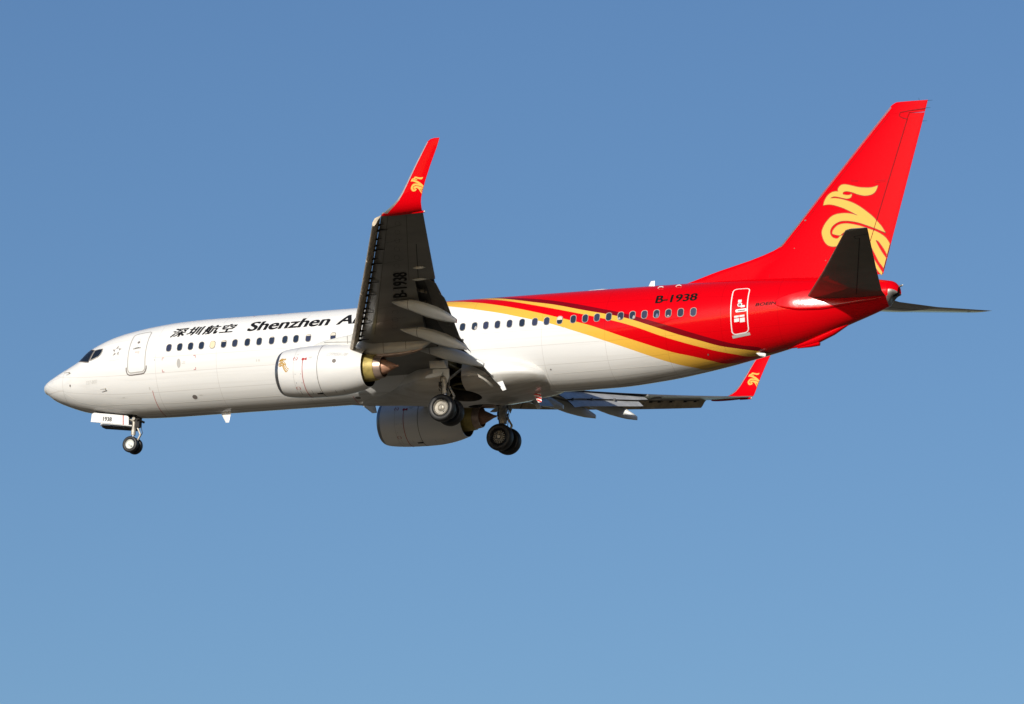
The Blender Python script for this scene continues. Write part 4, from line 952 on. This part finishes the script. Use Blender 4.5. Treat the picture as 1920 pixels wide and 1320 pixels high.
decal('radome_seam', strips(sm, .014), lambda u, t: fsurf(u, t, .004), M['seam'], fus, 0)
sx = [.35 + (11.9 - .35) * i / 60 for i in range(61)]
seam_z = pchip([.35, .78, 1.43, 2.14, 3.2, 4.94, 7.1, 12, 23, 27.4, 30.3, 32], [-.95, -1.0, -1.1, -1.5, -1.72, -1.80, -1.86, -1.86, -1.80, -1.74, -1.58, -1.35])
M['bseam'] = mat('bright_seam', (0.86, 0.85, 0.82), 0.4)
for xa, xb in ((1.5, 11.5), (23.7, 28.6)): decal('lower_skin_seam', strips([[(xa + (xb - xa) * i / 60, seam_z(xa + (xb - xa) * i / 60)) for i in range(61)]], .016), fxz(.005), M['bseam'], fus, 0)
M['fseam'] = mat('faint_seam', (0.64, 0.60, 0.55), 0.5)
for L_ in ([(6 + 6.4 * i / 40, -.10) for i in range(41)], [(20.5 + 4.0 * i / 40, -.10) for i in range(41)], [(.45 + .95 * i / 8, -.52 + .10 * i / 8) for i in range(9)], [(.35 + 1.05 * i / 8, -.98 - .02 * i / 8) for i in range(9)]):
    decal('skin_lap_seam', strips([L_], .012), fxz(.005), M['fseam'], fus, 0)
# nose probes
mb = MB()
for x, a in ((1.78, 15.6), (3.64, -30.0)):
    p = fsurf(x, a, 0); q = fsurf(x, a, .10); mb.add(tube(p, q, .022, .016, 8)); mb.add(tube(q + Vector((.06, 0, .0)), q + Vector((-.20, 0, -.01)), .018, .012, 8))
mb.build('pitot_probe', M['strut'], fus)

# ---- antennas and masts
def blade(x0, x1, z0, x2, x3, z1, m, th=.05, y=0, fm=None, name='blade_antenna'):
    rg = []
    for t in (0, .25, .5, .75, .92, 1):
        a = x0 + (x2 - x0) * t; b = x1 + (x3 - x1) * t; z = z0 + (z1 - z0) * t; h = th * (1 - .6 * t); n = 10; P = []
        for i in range(n): u = i / n * 2 * pi; P.append(((a + b) / 2 + (b - a) / 2 * cos(u), y + h * .5 * sin(u) * (1 - .3 * cos(u)), z))
        rg.append(P)
    v, f = loft(rg); return mesh_obj(name, v, f, m, root)
v, f = loft([[(x, w_ * cos(2*pi*j/16), 1.77 + h * sin(2*pi*j/16)) for j in range(16)] for x, h, w_ in ((24.55, .02, .05), (24.7, .09, .12), (25.3, .10, .14), (25.6, .06, .12), (25.7, .02, .04))])
mesh_obj('roof_antenna', v, f, M['white'], root)
blade(27.22, 27.54, 1.72, 27.38, 27.54, 2.04, M['white'])
for x, a in ((28.24, 55.7), (28.99, 56.8)):
    p = fsurf(x, a, .02); v, f = loft([[(p.x + dx, p.y + .03 * cos(2*pi*j/8), p.z + h + .025 * sin(2*pi*j/8)) for j in range(8)] for dx, h in ((-.12, -.02), (-.05, .03), (.05, .03), (.12, .0))])
    mesh_obj('roof_antenna', v, f, M['white'], root)
blade(8.25, 8.75, fb(8.5) + .04, 8.52, 8.66, fb(8.5) - .42, M['white'])
blade(14.72, 15.30, -2.27, 15.18, 15.40, -2.62, M['flapgrey'], .06)
st = blade(22.26, 22.72, -2.10, 22.62, 22.78, -2.68, M['white'], .06, y=-.12, name='drain_mast')
mb = MB()
for k in range(4):
    z = -2.25 - .13 * k; t = (-2.10 - z) / .58; a = 22.26 + .36 * t; b = 22.72 + .06 * t
    mb.add(([(a - .01, -.162, z + .04), (b + .01, -.162, z - .05), (b + .01, -.162, z + .01), (a - .01, -.162, z + .10)], [(0, 1, 2, 3)]))
mb.build('mast_stripe', M['redpaintmark'], st, smooth=False)
p = fsurf(32.3, -74, 0)
v, f = loft([[(32.16 + x, p.y + w_ * cos(2*pi*j/10), p.z - .03 - d_ + h * sin(2*pi*j/10)) for j in range(10)] for x, h, w_, d_ in ((0, .02, .02, 0), (.12, .07, .05, .05), (.36, .08, .05, .10), (.40, .05, .03, .10))])
mesh_obj('drain_mast', v, f, M['white'], root)

# ---- undercarriage
def wheel(c, r, w_, parent, s, hubm, outer=True, spokes=False):
    rr_ = .56 * r
    prof = []
    for i in range(28):
        t = 2 * pi * i / 28; prof.append((w_ / 2 * sgn_pow(cos(t), .62), (r + rr_) / 2 + (r - rr_) / 2 * sgn_pow(sin(t), .72)))
    v, f = lathe(prof, c, 'y', 56, True)
    mesh_obj('tyre', v, f, M['rubber'], parent, s, angle=60)
    mb = MB()
    k = -1
    h = w_ / 2
    mb.add(lathe([(-h * .70, rr_ * 1.04), (-h * .82, rr_ * .97), (-h * .70, rr_ * .90), (-h * .45, rr_ * .86), (-h * .42, rr_ * .5), (-h * .55, rr_ * .42), (-h * .62, rr_ * .22), (-h * .80, rr_ * .18), (-h * .80, .001)], c, 'y', 44))
    mb.add(lathe([(h * .70, rr_ * 1.04), (h * .82, rr_ * .97), (h * .70, rr_ * .90), (h * .35, rr_ * .86), (h * .30, rr_ * .5), (h * .5, rr_ * .42), (h * .6, rr_ * .2), (h * .6, .001)], c, 'y', 44), 1)
    for i in range(18):
        a = 2 * pi * i / 18; d0, d1 = rr_ * .36, rr_ * .90; e = .012
        q = [(c[0] + d * cos(a) + e_ * sin(a), c[1] + h * yy, c[2] + d * sin(a) - e_ * cos(a)) for d, e_, yy in ((d0, -e, .62), (d1, -e, .56), (d1, e, .56), (d0, e, .62))]
        q2 = [(p[0], p[1] - h * .25, p[2]) for p in q]
        mb.add((q + q2, [(0, 1, 2, 3), (4, 7, 6, 5), (0, 4, 5, 1), (1, 5, 6, 2), (2, 6, 7, 3), (3, 7, 4, 0)]))
    for a in (-1.05, -.85):
        q = (c[0] + rr_ * .62 * cos(a), c[1] - h * .43, c[2] + rr_ * .62 * sin(a)); mb.add(tube(q, (q[0], q[1] - .014, q[2]), .02, n=6), 1)
    mb.build('wheel_rim', [hubm, M['duct']], parent, s, angle=40)
def main_gear(s):
    ax = (19.82, -2.86, -3.40)
    mb = MB()
    mb.add(tube((19.66, -2.86, -1.35), (19.755, -2.86, -2.66), .15, .14, 20)); mb.add(tube((19.735, -2.86, -2.30), (19.745, -2.86, -2.40), .175, .175, 20)); mb.add(tube((19.75, -2.86, -2.60), (19.76, -2.86, -2.74), .165, .155, 20))
    mb.add(tube((19.755, -2.86, -2.70), (19.80, -2.86, -3.30), .10, .10, 18), 1)
    mb.add(tube((19.70, -3.02, -2.12), (19.72, -2.70, -2.12), .09, n=12)); mb.add(box(19.60, 19.90, -2.95, -2.77, -2.26, -2.12)); mb.add(tube((19.90, -2.98, -2.3), (19.86, -2.98, -2.62), .035, n=8), 2)
    mb.add(pipe([(19.88, -2.95, -2.0), (19.95, -3.0, -2.35), (19.90, -3.02, -2.75), (19.86, -3.08, -3.2)], .016, 6), 2)
    mb.add(tube((19.82, -3.42, -3.40), (19.82, -2.30, -3.40), .075, n=16)); mb.add(tube((19.80, -2.86, -3.2), (19.82, -2.86, -3.5), .12, .12, 16))
    mb.add(tube((19.72, -2.78, -2.2), (19.95, -1.55, -1.35), .06, .05, 12)); mb.add(tube((19.68, -2.86, -1.9), (19.2, -2.75, -1.3), .05, .05, 10))
    mb.add(pipe([(19.92, -2.86, -2.45), (20.16, -2.86, -2.85), (19.92, -2.86, -3.3)], .045, 10))
    mb.add(pipe([(19.60, -2.98, -1.9), (19.58, -3.0, -2.3), (19.66, -2.99, -2.7), (19.70, -3.05, -3.1), (19.76, -3.1, -3.36)], .016, 6), 2)
    mb.add(pipe([(19.58, -2.8, -2.0), (19.54, -2.84, -2.4), (19.62, -2.8, -2.8), (19.66, -2.7, -3.2)], .014, 6), 2)
    mb.add(box(19.50, 19.66, -2.99, -2.80, -2.42, -2.24), 2); mb.add(tube((19.55, -2.86, -2.55), (19.55, -2.86, -2.30), .05, n=10), 0)
    for k in range(6):
        z = -2.30 - .06 * k; mb.add(tube((19.52 + .03 * (k % 2), -3.0, z), (19.52 + .03 * (k % 2), -2.9, z), .02, n=6), 2)
    g = mb.build('main_landing_gear', [M['strut'], M['chrome'], M['dark']], root, s, angle=40)
    wheel((19.82, -3.27, -3.40), .56, .40, g, s, M['hub']); 
    # inboard wheel: same wheel turned round
    wheel((19.82, -2.45, -3.40), .56, .40, g, s, M['hub'])
    d = Vector((0, -1, 0))
    P = [(19.11, -3.10, -1.39), (19.78, -3.10, -1.42), (19.92, -3.10, -1.74), (19.17, -3.10, -1.70)]
    v, f = plate(P, d, .05); mesh_obj('gear_door', v, f, M['lgrey'], g, s, angle=20)
    P = [(19.28, -3.08, -1.74), (20.0, -3.08, -1.76), (20.03, -3.08, -2.10), (19.96, -3.08, -2.28), (19.88, -3.08, -2.10), (19.78, -3.08, -2.02), (19.62, -3.08, -2.04), (19.30, -3.1, -2.08)]
    v, f = plate(P, d, .05); mesh_obj('gear_door', v, f, M['lgrey'], g, s, angle=20)
    P = [(18.98, -3.22, -2.12), (19.12, -3.22, -2.01), (19.45, -3.22, -1.93), (19.78, -3.20, -1.93), (19.74, -3.2, -2.05), (19.5, -3.22, -2.10), (19.2, -3.22, -2.14)]
    v, f = plate(P, d, .06); mesh_obj('gear_door', v, f, M['lgrey'], g, s, angle=20)
    return g
main_gear(-1); main_gear(1)
def bay(s):
    mb = MB(); cy = .92 * (-1)
    ring = [(19.78 + .58 * cos(i * pi / 12), cy + .54 * sin(i * pi / 12), -2.0) for i in range(25)]
    mb.add(pipe(ring, .05, 8)); mb.add(pipe([(p[0], p[1], -1.5) for p in ring], .04, 8))
    for k in range(5): mb.add(tube((19.25 + .25 * k, -1.45, -1.3 - .08 * (k % 3)), (19.3 + .25 * k, -.4, -1.3 - .05 * k), .035, n=8))
    mb.add(box(19.35, 19.55, -2.3, -1.4, -1.35, -1.15)); mb.add(tube((19.4, -2.6, -1.3), (19.9, -1.6, -1.5), .05, n=8)); mb.add(tube((19.95, -2.7, -1.25), (19.9, -1.3, -1.3), .03, n=8))
    mb.build('wheel_bay_structure', M['bayolive'], root, s)
bay(-1); bay(1)
def nose_gear():
    mb = MB()
    mb.add(tube((4.30, 0, -1.5), (4.25, 0, -2.55), .085, .08, 16)); mb.add(tube((4.25, 0, -2.5), (4.245, 0, -2.86), .10, .10, 16)); mb.add(tube((4.245, 0, -2.84), (4.24, 0, -3.2), .055, n=14), 1)
    mb.add(tube((4.24, -.26, -3.29), (4.24, .26, -3.29), .05, n=12)); mb.add(tube((4.24, 0, -3.15), (4.24, 0, -3.36), .085, n=12))
    mb.add(tube((4.34, 0, -2.35), (4.58, 0, -2.86), .05, .04, 10)); mb.add(tube((4.58, 0, -2.86), (4.40, 0, -3.2), .035, .045, 10))
    mb.add(tube((4.28, 0, -2.3), (3.2, 0, -1.6), .05, n=10)); mb.add(pipe([(4.40, -.06, -2.4), (4.64, -.06, -2.6), (4.70, -.05, -2.8), (4.55, -.04, -3.05)], .013, 6), 2)
    mb.add(box(4.36, 4.56, -.12, .12, -2.55, -2.1), 2); mb.add(tube((4.5, -.2, -2.25), (4.62, .2, -2.30), .05, n=8), 2); mb.add(tube((4.33, -.2, -2.2), (4.33, .2, -2.2), .07, n=10), 0)
    g = mb.build('nose_landing_gear', [M['strut'], M['chrome'], M['dark']], root, angle=40)
    for y in (-.205, .205): wheel((4.24, y, -3.29), .345, .20, g, -1 if y < 0 else 1, M['hubw']) if y < 0 else wheel((4.24, -y, -3.29), .345, .20, g, 1, M['hubw'])
    pl = [(2.49, -1.97), (2.53, -1.92), (2.60, -1.895), (3.3, -1.99), (4.12, -2.115), (4.19, -2.14), (4.235, -2.20), (4.245, -2.53), (3.3, -2.40), (2.46, -2.28)]
    for y in (-.45, .41):
        v, f = plate([(x, y, z) for x, z in pl], (0, 1, 0), .04)
        d = mesh_obj('gear_door', v, f, M['white'], g, angle=20)
        if y < 0:
            d['label'] = 'white nose gear door numbered 1938'
            fl = lambda u, t: Vector((u, -.456, t))
            decal('door_number', text2d('1938', .40, .18, .05, .02), lambda u, t: Vector((3.04 + u, -.456, -2.275 - .12 * u + t)), M['black'], g, 0, (0, -1, 0))
            decal('door_stripe', polys([[(3.955, -2.092), (3.995, -2.098), (4.015, -2.50), (3.975, -2.494)]]), fl, M['redmark'], g, 0)
    v, f = plate([(2.75, .02, -2.34), (4.3, .02, -2.55), (4.3, .02, -2.62), (2.75, .02, -2.43)], (0, 1, 0), .36)
    mesh_obj('gear_door_linkage', v, f, M['dark'], g, angle=30)
nose_gear()
